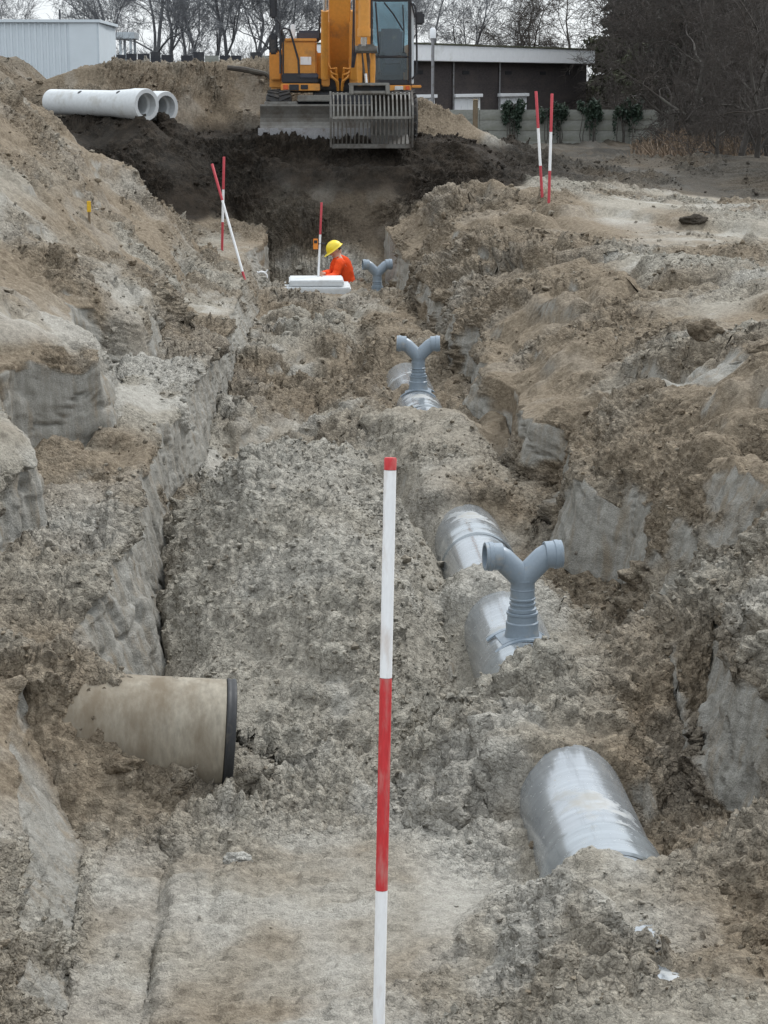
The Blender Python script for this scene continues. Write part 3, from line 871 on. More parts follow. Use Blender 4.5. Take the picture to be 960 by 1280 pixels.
M['yellow'] = worn('yellow_paint', (0.68, 0.42, 0.02), 0.5, (0.4, 0.28, 0.08), 0.2, 12)
M['wood'] = worn('grey_wood', (0.20, 0.155, 0.105), 0.85, (0.12, 0.10, 0.07), 0.4, 5, 0, 0.2, (3, 3, 0.6), 0.2, 0.3)
M['brick'] = worn('dark_brown_brickwork', (0.060, 0.052, 0.052), 0.9, (0.085, 0.072, 0.066), 0.5, 0.8, 0, 0.25, (1, 1, 3), 0.2)
M['brickjoint'] = worn('dark_slot', (0.015, 0.015, 0.018), 0.9, (0.03, 0.03, 0.03), 0.3, 4)
M['whitetrim'] = worn('white_boarding', (0.78, 0.80, 0.82), 0.5, (0.55, 0.56, 0.54), 0.15, 0.8, 0, 0.04)
M['clad'] = worn('white_sheet_cladding', (0.62, 0.68, 0.72), 0.4, (0.50, 0.54, 0.56), 0.2, 0.35, 0, 0.03)
M['fenceconc'] = worn('weathered_fence_concrete', (0.27, 0.275, 0.25), 0.9, (0.20, 0.205, 0.165), 0.5, 1.4, 0, 0.14, (1, 1, 2), 0.2)
M['darkwood'] = worn('dark_paling', (0.035, 0.036, 0.042), 0.9, (0.075, 0.075, 0.075), 0.4, 1.5)
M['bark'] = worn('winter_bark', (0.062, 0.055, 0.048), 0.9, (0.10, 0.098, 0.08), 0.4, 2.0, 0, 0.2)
M['farbark'] = worn('haze_grey_bark', (0.105, 0.108, 0.115), 0.9, (0.14, 0.14, 0.14), 0.4, 2.0, 0, 0.2)  # distance haze painted in: lighter, bluer copy of the winter bark
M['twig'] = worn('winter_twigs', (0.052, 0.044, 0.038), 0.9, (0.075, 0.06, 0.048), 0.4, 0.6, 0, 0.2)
M['fartwig'] = worn('haze_grey_twigs', (0.135, 0.14, 0.15), 0.9, (0.16, 0.16, 0.165), 0.4, 0.6, 0, 0.2)  # far twigs lightened to blue-grey, haze put into their colour
M['leafdark'] = worn('dark_ivy_leaves', (0.022, 0.042, 0.026), 0.55, (0.045, 0.065, 0.035), 0.4, 1.5, 0, 0.25)
M['leafolive'] = worn('olive_evergreen_leaves', (0.050, 0.055, 0.028), 0.7, (0.075, 0.07, 0.036), 0.4, 0.9, 0, 0.25)
M['leafneedle'] = worn('dark_conifer_needles', (0.022, 0.030, 0.022), 0.7, (0.04, 0.042, 0.03), 0.4, 0.7, 0, 0.25)
M['dry'] = worn('dry_reed', (0.20, 0.145, 0.10), 0.9, (0.12, 0.09, 0.062), 0.5, 1.2, 0, 0.25)


def glass_mat():
    m, nt, b = new_mat('tinted_cab_glass')
    b.inputs['Base Color'].default_value = (0.62, 0.82, 0.90, 1)
    b.inputs['Roughness'].default_value = 0.06
    b.inputs['Transmission Weight'].default_value = 1.0
    b.inputs['IOR'].default_value = 1.5
    return m


M['glass'] = glass_mat()

M['pipe'] = pipe_material('grey_wound_pipe', (0.36, 0.385, 0.405), 0.0)
M['sleeve'] = pipe_material('grey_wound_coupling', (0.34, 0.37, 0.39), 0.7)

# ------------------------------------------------------------------ buildings behind
def wall_box(mb, a, b, z0, z1, thick):
    """Upright slab from plan point a to b, thick behind it"""
    a = Vector((a[0], a[1], 0)); b = Vector((b[0], b[1], 0))
    d = (b - a).normalized(); n = Vector((-d.y, d.x, 0))
    pts = [a, b, b + n * thick, a + n * thick]
    lo = [mb.bm.verts.new((p.x, p.y, z0)) for p in pts]
    hi = [mb.bm.verts.new((p.x, p.y, z1)) for p in pts]
    mb.bm.faces.new(lo[::-1]); mb.bm.faces.new(hi)
    for k in range(4):
        mb.bm.faces.new((lo[k], lo[(k + 1) % 4], hi[(k + 1) % 4], hi[k]))
    return mb


def make_brick_building():
    A = at(492, 100, 77.5); B = at(733, 100, 94.0)
    base = Vector((A.x, A.y, 1.1))
    t = thing('brick_building', 'low dark brick building with white roof edge and white shuttered windows behind the concrete fence', 'building', base)
    d = Vector((B.x - A.x, B.y - A.y, 0)); L = d.length; d.normalize()
    ang = math.atan2(d.y, d.x)
    t.rotation_euler = (0, 0, ang)
    zt = 4.73 - 1.1

    def along(px):
        # metres along the front for a photo column
        for k in range(4000):
            s = L * k / 4000
            q = A + d * s
            w = np.array([q.x, q.y, 3.0 - EYE])
            if 480 + 2530 * (w @ _rt) / (w @ _fw) >= px:
                return s
        return L
    MB().span((0, 0, 0), (L, 4, zt - 0.62)).build('wall', M['brick'], t)
    r = MB().span((-0.25, -0.3, zt - 0.62), (L + 0.25, 4.3, zt)).build('roof', M['whitetrim'], t, bevel=0.02)
    MB().span((-0.28, -0.33, zt + 0.002), (L + 0.28, 4.33, zt + 0.06)).build('roof_edge', M['leafolive'], r)
    for p in (524, 582, 635, 678, 709):
        s = along(p)
        MB().span((s - 0.3, -0.02, 2.52), (s + 0.3, 0.05, 2.66)).build('vent', M['brickjoint'], t)
    for p in (565, 623):
        s = along(p)
        MB().tube([(s, -0.06, 0), (s, -0.06, zt - 0.63)], 0.04, 8).build('downpipe', M['steel'], t)
    for x0, x1 in ((509, 543), (566, 600), (622, 658)):
        a, b = along(x0), along(x1)
        w = MB().span((a + 0.08, -0.05, 0.75), (b - 0.08, 0.06, 1.62)).build('window', M['whitetrim'], t)
        MB().span((a, -0.14, 1.62), (b, 0.05, 1.75)).build('lintel', M['whitetrim'], w, bevel=0.01)
        for k in range(1, 4):
            q = a + 0.08 + (b - a - 0.16) * k / 4
            MB().span((q - 0.02, -0.07, 0.78), (q + 0.02, -0.045, 1.6)).build('batten', M['whitetrim'], w)


make_brick_building()


def make_shed():
    A = at(-260, 100, 75); B = at(125, 100, 75); C = at(148, 100, 81.7)
    t = thing('sheet_metal_shed', 'long white sheet metal shed behind the spoil heap at the left edge', 'shed', (B.x, B.y, 1.0))
    z1 = 5.52 - 1.0
    A0, C0 = A - B, C - B
    w = MB()
    wall_box(w, (A0.x, 0.06), (0, 0.06), 0, z1 - 0.1, 7.0)
    wall_box(w, (-0.06, 0), (C0.x - 0.06, C0.y), 0, z1 - 0.1, 1.0)
    wo = w.build('wall', M['clad'], t)
    x = A0.x + 0.1
    n = 0
    rib = MB().prism([(-0.055, 0), (-0.03, -0.04), (0.03, -0.04), (0.055, 0)], 0, z1 - 0.12)
    for v in rib.bm.verts:      # prism runs along y: stand it up
        v.co = Vector((v.co.x, v.co.z, v.co.y))
    rme = rib.mesh('rib', M['clad'])
    while x < -0.1:
        put('rib', rme, wo, (x, 0.058, 0.0)); x += 0.215; n += 1
    MB().span((A0.x, -0.07, z1 - 0.1), (0.05, 0.12, z1)).build('roof_trim', M['clad'], t)
    m = MB()
    wall_box(m, (0.06, 0.13), (C0.x + 0.05, C0.y), z1 - 0.1, z1 - 0.002, 0.2)
    m.build('gable_trim', M['clad'], t)
    p = at(75, 26, 77) - Vector((B.x, B.y, 1.0))
    MB().tube([(p.x, p.y, z1 - 0.1), (p.x, p.y, z1 + 0.42)], 0.035, 8).build('vent_pipe', M['black'], t)


make_shed()


def make_canopy():
    a = at(147, 43, 98); b = at(168, 41, 98)
    t = thing('open_shelter', 'small white flat-roofed shelter under the bare trees behind the shed', 'shelter', (a.x, a.y, 1.1))
    L = b.x - a.x
    MB().span((-0.3, 0, a.z - 1.1 - 0.2), (L, 3, a.z - 1.1 + 0.1)).build('roof', M['clad'], t, bevel=0.02)
    for x in (0.1, L - 0.2):
        for y in (0.2, 2.8):
            MB().span((x - 0.06, y - 0.06, 0), (x + 0.06, y + 0.06, a.z - 1.1 - 0.2)).build('post', M['clad'], t)


make_canopy()


def make_flue():
    p = at(541, 66, 72)
    t = thing('flue_pipe', 'thin metal flue pipe with a white cap in front of the white roof edge', 'flue', (p.x, p.y, 1.2))
    zt = at(541, 36, 72).z - 1.2
    MB().tube([(0, 0, 0), (0, 0, zt - 0.3)], 0.055, 10).build('pipe', M['steel'], t, smooth=True)
    MB().lathe([(0, zt - 0.32), (0.10, zt - 0.32), (0.10, zt - 0.02), (0.05, zt + 0.04), (0, zt + 0.04)], (0, 0, 0), (0, 0, 1), 12).build('cap', M['whitetrim'], t, smooth=True)


make_flue()


def make_concrete_fence():
    Y0 = 70.0
    xa = at(548, 135, Y0).x; xb = at(822, 135, Y0).x
    t = thing('concrete_fence', 'grey concrete panel fence with ivy hanging over it', 'fence', (xa, Y0, 1.0))
    W = 48 / 36.2; n = int((xb - xa) / W) + 1
    pm = MB().box((0, 0, 0.72), (0.13, 0.15, 1.50)).mesh('post', M['fenceconc'], bevel=0.012)
    bm_ = MB().box((0, 0, 0), (W - 0.136, 0.06, 0.345)).mesh('panel', M['fenceconc'], bevel=0.012)
    for i in range(n + 1):
        put('post', pm, t, (i * W, 0, 0))
        if i < n:
            for k in range(4):
                put('panel', bm_, t, (i * W + W / 2, random.uniform(-0.01, 0.01), 0.18 + 0.352 * k))


make_concrete_fence()

pw = at(594, 160, 69)
_t = thing('wooden_post', 'single weathered wooden post standing in front of the concrete fence', 'post', (pw.x, 69, 1.1))
MB().box((0, 0, 0.82), (0.16, 0.16, 1.64)).build('shaft', M['wood'], _t, bevel=0.015)
MB().box((0, 0, 1.66), (0.2, 0.2, 0.04), taper=(0.6, 0.6)).build('top', M['wood'], _t)


def make_paling_fence():
    Y0 = 86.0
    a = at(145, 72, Y0); b = at(352, 72, Y0)
    t = thing('paling_fence', 'dark board fence running under the bare trees beyond the embankment', 'fence', (a.x, Y0, 1.0))
    L = b.x - a.x
    x = 0.0
    mats = (M['darkwood'], M['darkwood'], M['darkwood'], M['fenceconc'])
    i = 0
    while x < L:
        w = random.uniform(0.38, 0.62)
        h = at(200, 66, Y0).z - 1.0 + random.uniform(-0.12, 0.04)
        MB().span((x, 0, 0), (x + w - 0.03, 0.05, h)).build('board', random.choice(mats), t)
        x += w; i += 1
        if random.random() < 0.12:
            x += 0.35
    MB().span((0, 0.053, 2.6), (L, 0.12, 2.75)).build('rail', M['darkwood'], t)


make_paling_fence()


# ------------------------------------------------------------------ trees
def seg_tubes(name, segs, n, mat):
    """segs: (p0, p1, r0, r1) -> one mesh of tapered tubes"""
    a = np.array([s[0] for s in segs]); b = np.array([s[1] for s in segs])
    r0 = np.array([s[2] for s in segs]); r1 = np.array([s[3] for s in segs])
    d = b - a
    d /= np.linalg.norm(d, axis=1)[:, None] + 1e-9
    h = np.where(np.abs(d[:, 2:3]) < 0.9, np.array([[0, 0, 1.0]]), np.array([[1.0, 0, 0]]))
    u = np.cross(d, h); u /= np.linalg.norm(u, axis=1)[:, None]
    w = np.cross(d, u)
    th = np.arange(n) * 2 * math.pi / n
    ring = u[:, None] * np.cos(th)[None, :, None] + w[:, None] * np.sin(th)[None, :, None]
    v = np.concatenate([a[:, None] + ring * r0[:, None, None], b[:, None] + ring * r1[:, None, None]], 1)
    base = (np.arange(len(segs)) * 2 * n)[:, None, None]
    k = np.arange(n)
    f = np.stack([k, (k + 1) % n, n + (k + 1) % n, n + k], -1)[None] + base
    me = mesh_np(name, v.reshape(-1, 3), f.reshape(-1, 4), True)
    me.materials.append(mat)
    return me


def grow_tree(seed, h, r, levels, fork, spread, droop, first, ratio=0.72, jitter=0.22, kids=(2, 3)):
    rnd = random.Random(seed)
    trunk, crown = [], []

    def go(p, d, L, rad, lev):
        n = 4 if lev == 0 else 3
        q = p
        for i in range(n):
            dd = d + Vector((rnd.gauss(0, jitter), rnd.gauss(0, jitter), rnd.gauss(0, jitter) + droop * lev * 0.25)) * (0.35 if lev == 0 else 0.8)
            dd.normalize()
            e = q + dd * (L / n)
            ra = rad * (1 - 0.35 * i / n); rb = rad * (1 - 0.35 * (i + 1) / n)
            (trunk if lev <= 1 else crown).append((q[:], e[:], ra, rb))
            d = dd; q = e
            if lev > 0 or i >= n * first:
                for s in range(rnd.randint(*kids) if lev < levels else 0):
                    if rnd.random() < fork:
                        ax = d.orthogonal().normalized()
                        ax.rotate(Matrix.Rotation(rnd.uniform(0, 6.28), 3, d))
                        nd_ = d * math.cos(spread) + ax * math.sin(spread)
                        go(q, nd_.normalized(), L * ratio * rnd.uniform(0.6, 1.0), max(rb * 0.55, 0.007), lev + 1)
        if lev < levels:
            go(q, d, L * ratio, rad * 0.62, lev + 1)
    go(Vector((0, 0, -0.2)), Vector((0, 0, 1)), h, r, 0)
    return trunk, crown


def tree_proto(seed, twig, mat=None, **kw):
    tr, crn = grow_tree(seed, **kw)
    return seg_tubes('trunk', tr, 7, mat or M['bark']), seg_tubes('crown', crn, 3, twig)


def plant_tree(name, proto, x, y, s, rz, label, cat, group):
    t = thing(name, label, cat, (x, y, max(0.9, gz(x, y)) - 0.1), rz, group)
    t.scale = (s, s, s)
    put('trunk', proto[0], t); put('crown', proto[1], t)
    return t


def min_r(proto_segs, rmin):
    return [(a, b, max(c, rmin), max(d, rmin)) for a, b, c, d in proto_segs]


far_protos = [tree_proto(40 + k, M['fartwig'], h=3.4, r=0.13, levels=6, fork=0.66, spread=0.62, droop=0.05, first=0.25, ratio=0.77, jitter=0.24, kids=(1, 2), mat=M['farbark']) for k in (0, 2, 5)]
near_protos = [tree_proto(60 + k, M['twig'], h=2.2, r=0.11, levels=6, fork=0.62, spread=0.80, droop=-0.05, first=0.0, ratio=0.77, jitter=0.26, kids=(1, 2)) for k in range(3)]
print('tree tris', [len(p[1].polygons) * 2 for p in far_protos + near_protos])

ORD = ['first', 'second', 'third', 'fourth', 'fifth', 'sixth', 'seventh', 'eighth', 'ninth', 'tenth', 'eleventh', 'twelfth', 'thirteenth', 'fourteenth', 'fifteenth', 'sixteenth', 'seventeenth', 'eighteenth', 'nineteenth', 'twentieth']


def rank(places, i, skip=lambda p: False):
    q = sorted(p[0] for p in places if not skip(p))
    return ORD[q.index(places[i][0])]


left_places = [(160, 88, 1.0), (186, 92, 1.1), (215, 104, 1.15), (236, 95, 1.0), (262, 108, 1.2), (288, 93, 1.05), (312, 101, 1.1), (335, 96, 1.1), (362, 104, 1.15), (395, 100, 1.05), (130, 112, 1.1), (250, 126, 1.3), (305, 130, 1.3), (200, 128, 1.25), (8, 105, 0.9), (440, 110, 1.1)]
for i, (px_, y, s) in enumerate(left_places):
    x = at(px_, 100, y).x
    plant_tree('bare_tree', far_protos[i % 3], x, y, s, i * 1.9, f'bare haze-grey winter tree beyond the embankment, {rank(left_places, i, lambda p: p[0] < 100)} from the left in the row' if px_ > 100 else 'bare tree showing just above the white shed roof at the left edge', 'tree', 'bare trees beyond the embankment')
mid_places = [(520, 112, 0.9), (548, 125, 1.05), (585, 118, 1.0), (612, 128, 1.2), (640, 112, 1.2), (668, 116, 1.25), (700, 108, 1.2), (655, 130, 1.4), (725, 120, 1.4)]
for i, (px_, y, s) in enumerate(mid_places):
    x = at(px_, 100, y).x
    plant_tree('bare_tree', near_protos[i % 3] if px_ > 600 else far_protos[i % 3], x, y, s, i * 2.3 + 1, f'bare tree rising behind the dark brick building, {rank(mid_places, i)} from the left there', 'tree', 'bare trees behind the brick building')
right_places = [(806, 98, 1.2), (816, 86, 1.15), (822, 74, 1.1), (838, 64, 1.1), (872, 58, 1.1), (905, 60, 1.15), (940, 56, 1.1), (975, 54, 1.1), (860, 72, 1.3), (825, 88, 1.4), (915, 72, 1.3), (955, 66, 1.3), (1010, 58, 1.2), (888, 66, 1.2), (930, 50, 0.85), (965, 48, 0.85), (950, 44, 0.62), (988, 43, 0.75), (900, 47, 0.5)]
for i, (px_, y, s) in enumerate(right_places):
    x = at(px_, 100, y).x
    plant_tree('thicket_tree', near_protos[(i + 1) % 3], x, y, s, i * 1.3, f'dark twiggy bare tree in the right thicket, {rank(right_places, i)} from the left', 'tree', 'thicket trees on the right')


def leaf_cloud(name, clumps, n, size, mat, seed, flat=0.0):
    """n small bent leaf faces spread through ellipsoid clumps (centre, radii)"""
    g = np.random.default_rng(seed)
    vol = np.array([c[1][0] * c[1][1] * c[1][2] for c in clumps]); vol /= vol.sum()
    pick = g.choice(len(clumps), n, p=vol)
    ce = np.array([c[0] for c in clumps])[pick]; ra = np.array([c[1] for c in clumps])[pick]
    u = g.normal(size=(n, 3)); u /= np.linalg.norm(u, axis=1)[:, None]
    rr = g.uniform(0.25, 1.0, n) ** 0.45
    c = ce + u * ra * rr[:, None] * (1 + 0.12 * g.normal(size=(n, 1)))
    a = g.normal(size=(n, 3)); a[:, 2] -= flat; a /= np.linalg.norm(a, axis=1)[:, None]
    b = np.cross(a, g.normal(size=(n, 3))); b /= np.linalg.norm(b, axis=1)[:, None]
    s = size * g.uniform(0.5, 1.3, n)[:, None]
    v = np.stack([c - a * s, c + b * s * 0.45, c + a * s, c - b * s * 0.45], 1)
    f = np.arange(n * 4).reshape(n, 4)
    me = mesh_np(name, v.reshape(-1, 3), f, False)
    me.materials.append(mat)
    return me


def evergreen_proto(seed, mat, H, W, n, size):
    g = random.Random(seed)
    cl = []
    for k in range(26):
        t = g.random() ** 0.8
        w = W * (1 - 0.65 * t) * g.uniform(0.3, 1.0)
        an = g.uniform(0, 6.28)
        cl.append(((w * math.cos(an), w * math.sin(an), 0.5 + t * H), (g.uniform(0.35, 0.8), g.uniform(0.35, 0.8), g.uniform(0.3, 0.75))))
    limbs = [((0, 0, -0.2), (0, 0, H * 0.5), 0.16, 0.1), ((0, 0, H * 0.5), (0.1, 0, H), 0.1, 0.03)]
    for c, r_ in cl[:16]:
        limbs.append(((0, 0, max(0.2, c[2] - 0.8)), c, 0.05, 0.015))
    return seg_tubes('trunk', limbs, 6, M['bark']), leaf_cloud('crown', cl, n, size, mat, seed)


ev = [evergreen_proto(5, M['leafneedle'], 8.5, 2.6, 9000, 0.26), evergreen_proto(6, M['leafneedle'], 7.5, 3.0, 9000, 0.26)]
ol = [evergreen_proto(7, M['leafolive'], 3.0, 1.7, 7000, 0.16), evergreen_proto(8, M['leafolive'], 2.6, 1.5, 7000, 0.16)]
ev_places = [(815, 104, 1.0), (832, 104, 1.2), (840, 98, 1.15), (850, 92, 1.1), (880, 96, 1.2), (912, 88, 1.1), (945, 84, 1.1), (980, 80, 1.1), (838, 112, 1.5), (812, 128, 1.1), (900, 106, 1.4), (868, 80, 0.8), (930, 76, 0.75), (960, 72, 0.8)]
for i, (px_, y, s) in enumerate(ev_places):
    x = at(px_, 100, y).x
    plant_tree('evergreen_tree', ev[i % 2], x, y, s, i * 2.1, f'dark evergreen behind the right thicket, {rank(ev_places, i)} from the left', 'tree', 'dark evergreens behind the thicket')
for i, (px_, y, s) in enumerate([(764, 98, 1.15), (790, 92, 1.1), (814, 84, 1.0)]):
    x = at(px_, 100, y).x
    plant_tree('olive_shrub', ol[i % 2], x, y, s, i * 2.1, f'olive green bush behind the concrete fence, {ORD[i]} from the building', 'shrub', 'olive shrubs behind the fence')


def make_ivy(px_, w, hang, top, seed, label):
    c = at(px_, 140, 69.85)
    t = thing('ivy', label, 'ivy', (c.x, 69.8, 1.0))
    g = random.Random(seed)
    cl = []
    zt = at(px_, top, 69.85).z - 1.0
    for k in range(9):
        x = g.uniform(-w, w)
        z = zt - 0.1 - abs(g.gauss(0, 0.25)) * hang
        cl.append(((x, g.uniform(-0.05, 0.12), z), (0.17 * g.uniform(0.7, 1.3), 0.13, 0.2 * g.uniform(0.7, 1.5))))
    for k in range(4):
        x = g.uniform(-w, w)
        cl.append(((x, -0.04, zt - 0.6), (0.07, 0.05, 0.5)))
    put('leaves', leaf_cloud('leaves', cl, 1500, 0.062, M['leafdark'], seed, 0.6), t)
    st = []
    for k in range(7):
        x = g.uniform(-w, w) * 0.8
        st.append(((x, -0.05, 0), (x + g.gauss(0, 0.06), -0.05, 0.55), 0.018, 0.014))
        st.append(((st[-1][1]), (x + g.gauss(0, 0.08), 0.0, zt - 0.1), 0.014, 0.01))
    put('stem', seg_tubes('stem', st, 4, M['bark']), t)


make_ivy(641, 0.26, 0.9, 126, 1, 'narrow ivy clump hanging in front of the third shuttered window')
make_ivy(690, 0.42, 1.0, 131, 2, 'ivy clump on the fence just behind the two leaning ranging rods')
make_ivy(737, 0.30, 1.0, 126, 3, 'ivy clump on the fence below the right end of the brick building')
make_ivy(783, 0.45, 0.9, 128, 4, 'wide ivy clump at the right end of the concrete fence')


def make_reeds():
    g = np.random.default_rng(3)
    n = 2600
    px_ = g.uniform(790, 985, n)
    y = g.uniform(50, 68, n)
    x = (px_ - 360) / 2530.0 * y * 0.985
    h = 0.85 * g.uniform(0.15, 1.0, n) ** 0.8 * np.interp(px_, [790, 850, 900, 985], [0.4, 1.1, 1.0, 0.6])
    z = np.full(n, 1.15)
    lean = g.normal(0, 0.45, (n, 2)) * h[:, None]
    w = 0.012
    b0 = np.stack([x - w, y, z], -1); b1 = np.stack([x + w, y, z], -1)
    m0 = np.stack([x + lean[:, 0] * 0.4 - w, y + lean[:, 1] * 0.4, z + h * 0.6], -1); m1 = m0 + np.array([2 * w, 0, 0])
    tp = np.stack([x + lean[:, 0], y + lean[:, 1], z + h], -1); tq = tp + np.array([w, 0.0, 0.0])
    v = np.stack([b0, b1, m1, m0, tq, tp], 1).reshape(-1, 3)
    o = (np.arange(n) * 6)[:, None]
    f = np.concatenate([np.array([[0, 1, 2, 3]]) + o, np.array([[3, 2, 4, 5]]) + o])
    me = mesh_np('dry_grass', v, f, False)
    me.materials.append(M['dry'])
    tag(put('dry_grass', me), 'tall dry brown grass under the thicket on the right', None, None, 'stuff')


make_reeds()

# ------------------------------------------------------------------ the buried pipe line and its branches
PX, PZ, PR = 1.27, 0.13, 0.25
joints = [4.9, 7.72, 10.45, 13.55, 16.3, 19.1, 21.95, 24.8, 27.6, 30.6]
plab = ['grey sewer pipe mostly buried in the right foreground, small bare patches showing', 'shiny bare grey sewer pipe nearest the camera in the right foreground', 'bare grey sewer pipe carrying the nearest and largest Y branch', 'dusty bare grey sewer pipe just beyond the nearest Y branch', 'sewer pipe length buried beside the big sand pile', 'short bare grey pipe stretch around the second Y branch', 'sewer pipe length buried beyond the second Y branch', 'sewer pipe length buried halfway to the worker', 'sewer pipe length under the farthest Y branch']
for i in range(6):
    y0, y1 = joints[i] + 0.006, joints[i + 1] - 0.006
    t = thing('sewer_pipe', plab[i], 'pipe', (PX + 0.006 * math.sin(i * 2.1), y0, PZ), 0, 'sewer pipe lengths in the trench')
    L = y1 - y0
    MB().lathe([(PR - 0.022, 0), (PR, 0), (PR, L), (PR - 0.022, L)], (0, 0, 0), (0, 1, 0), 56, True).build('barrel', M['pipe'], t, smooth=True)
    MB().lathe([(PR + 0.001, -0.17), (PR + 0.013, -0.165), (PR + 0.016, -0.12), (PR + 0.010, -0.02), (PR + 0.010, 0.02), (PR + 0.016, 0.12), (PR + 0.013, 0.165), (PR + 0.001, 0.17)], (0, 0, 0), (0, 1, 0), 56).build('coupling_sleeve', M['sleeve'], t, smooth=True, auto=60)


def make_branch(y, rz, label, sink=0.0):
    t = thing('branch_fitting', label, 'pipe branch', (PX, y, PZ + PR - sink), rz, 'grey Y branches on the sewer pipe')
    m = MB()
    # saddle: two curved straps and a neck plate bent over the pipe
    r0, r1 = PR + 0.003, PR + 0.013
    for ya, yb, an in ((-0.145, -0.108, 42), (-0.10, 0.10, 30), (0.108, 0.145, 42)):
        k = 14
        inn, outr = [], []
        for q in range(k + 1):
            th = R(-an + 2 * an * q / k)
            inn.append((r0 * math.sin(th), r0 * math.cos(th) - PR))
            outr.append((r1 * math.sin(th), r1 * math.cos(th) - PR))
        for q in range(k):
            m.prism([inn[q], outr[q], outr[q + 1], inn[q + 1]], ya, yb)
    m.build('saddle', M['pvc'], t)
    MB().lathe([(0.0, -0.01), (0.098, -0.01), (0.093, 0.022), (0.090, 0.034), (0.091, 0.078), (0.084, 0.084), (0.083, 0.12), (0.088, 0.124), (0.088, 0.136), (0.070, 0.14), (0, 0.14)], (0, 0, 0), (0, 0, 1), 36).build('socket', M['pvc'], t, smooth=True)
    MB().lathe([(0.0, 0.138), (0.078, 0.141), (0.078, 0.158), (0.068, 0.162), (0.068, 0.178), (0.073, 0.181), (0.073, 0.189), (0.064, 0.192), (0.064, 0.205), (0.072, 0.208), (0.072, 0.216), (0.067, 0.220), (0.067, 0.262), (0.069, 0.264), (0.069, 0.268), (0.067, 0.27), (0.067, 0.312), (0.0685, 0.314), (0.0685, 0.320), (0.065, 0.322), (0, 0.328)], (0, 0, 0), (0, 0, 1), 36).build('riser', M['pvc'], t, smooth=True)
    for s in (-1, 1):
        path = [(0, 0, 0.30), (s * 0.004, 0, 0.322), (s * 0.020, 0, 0.345), (s * 0.045, 0, 0.371), (s * 0.070, 0, 0.396), (s * 0.092, 0, 0.418), (s * 0.112, 0, 0.437), (s * 0.132, 0, 0.449), (s * 0.152, 0, 0.4545), (s * 0.172, 0, 0.456)]
        a = MB().tube(path, 0.0655, 28, True).build('arm', M['pvc'], t, smooth=True)
        MB().lathe([(0.064, 0.0), (0.0745, 0.003), (0.0755, 0.052), (0.081, 0.056), (0.081, 0.078), (0.0775, 0.082), (0.0775, 0.098), (0.062, 0.098), (0.058, 0.03)], (s * 0.118, 0, 0.4545), (s, 0, 0.03), 32).build('mouth', M['pvc'], a, smooth=True)
    return t


make_branch(10.82, R(6), 'nearest and largest grey plastic Y branch on the bare pipe')
make_branch(20.0, R(-4), 'middle grey plastic Y branch between the sand pile and the worker')
make_branch(29.5, R(8), 'farthest and smallest grey plastic Y branch beside the orange-clad worker', 0.06)


# the wide pipe that comes out of the left bank
def make_side_pipe():
    a = Vector((-1.20, 9.44, 0.325)); b = Vector((-0.300, 9.485, 0.250))
    d = b - a; L = d.length
    t = thing('side_pipe', 'wide stained beige concrete pipe with a black rubber ring jutting from the left bank', 'pipe', a)
    Ro = 0.284
    MB().lathe([(Ro - 0.045, 0), (Ro, 0), (Ro, L - 0.050), (Ro - 0.012, L - 0.047), (Ro - 0.012, L), (Ro - 0.045, L)], (0, 0, 0), d, 72, True).build('barrel', M['sideconc'], t, smooth=True)
    g = [(Ro - 0.0115, L - 0.046), (Ro + 0.004, L - 0.045), (Ro + 0.007, L - 0.038), (Ro + 0.002, L - 0.03), (Ro + 0.002, L - 0.022), (Ro + 0.006, L - 0.012), (Ro + 0.003, L - 0.002), (Ro - 0.0115, L + 0.002)]
    MB().lathe(g, (0, 0, 0), d, 72, True).build('rubber_ring', M['rubber'], t, smooth=True)
    # small white paper tag stuck on the flank
    u = d.normalized()
    side = Vector((-u.y, u.x, 0)) * -1
    if side.y > 0:
        side = -side
    upv = u.cross(side)
    if upv.z < 0:
        upv = -upv
    c = u * (L - 0.19)
    th0 = R(-32)
    m = MB()
    vs = []
    for (du, dt) in ((-0.012, 0.05), (0.004, 0.012), (0.013, 0.04), (0.016, -0.03), (0.004, -0.06), (-0.004, -0.03)):
        th = th0 + dt
        vs.append(m.bm.verts.new(c + u * du + (side * math.cos(th) + upv * math.sin(th)) * (Ro + 0.002)))
    f = m.bm.faces.new(vs)
    m.build('paper_tag', M['white'], t)


make_side_pipe()


# ------------------------------------------------------------------ ranging rods
def foot(px_, py_, Y_, dy=0.1):
    """Where the surveyed line of sight meets the ground, from Y_ on"""
    p = at(px_, py_, Y_)
    while p.y < 60 and gz(p.x, p.y) < p.z:
        p = at(px_, py_, p.y + dy)
    return p


def make_rod(base, top, bands, rad, label, group=None, red='red', n=16):
    base = Vector(base); top = Vector(top)
    d = top - base
    t = thing('ranging_rod', label, 'ranging rod', base, 0, group)
    t.rotation_euler = d.to_track_quat('Z', 'Y').to_euler()
    L = d.length
    z = L
    for i, (ln, c) in enumerate(bands):
        z0 = max(z - ln, 0.0)
        if z <= 0.001:
            break
        pr = [(0, z0), (rad, z0 + 0.0005), (rad, z - 0.0005), (0, z)] if i else [(0, z0), (rad, z0 + 0.0005), (rad * 1.03, z - 0.004), (rad * 0.9, z), (0, z)]
        MB().lathe(pr, (0, 0, 0), (0, 0, 1), n).build('red_band' if c == 'r' else 'white_band', M[red] if c == 'r' else M['white'], t, smooth=True)
        z = z0
    MB().lathe([(0, -0.16), (rad * 0.95, 0.0), (0, 0.001)], (0, 0, 0), (0, 0, 1), n).build('point', M['steel'], t, smooth=True)
    return t


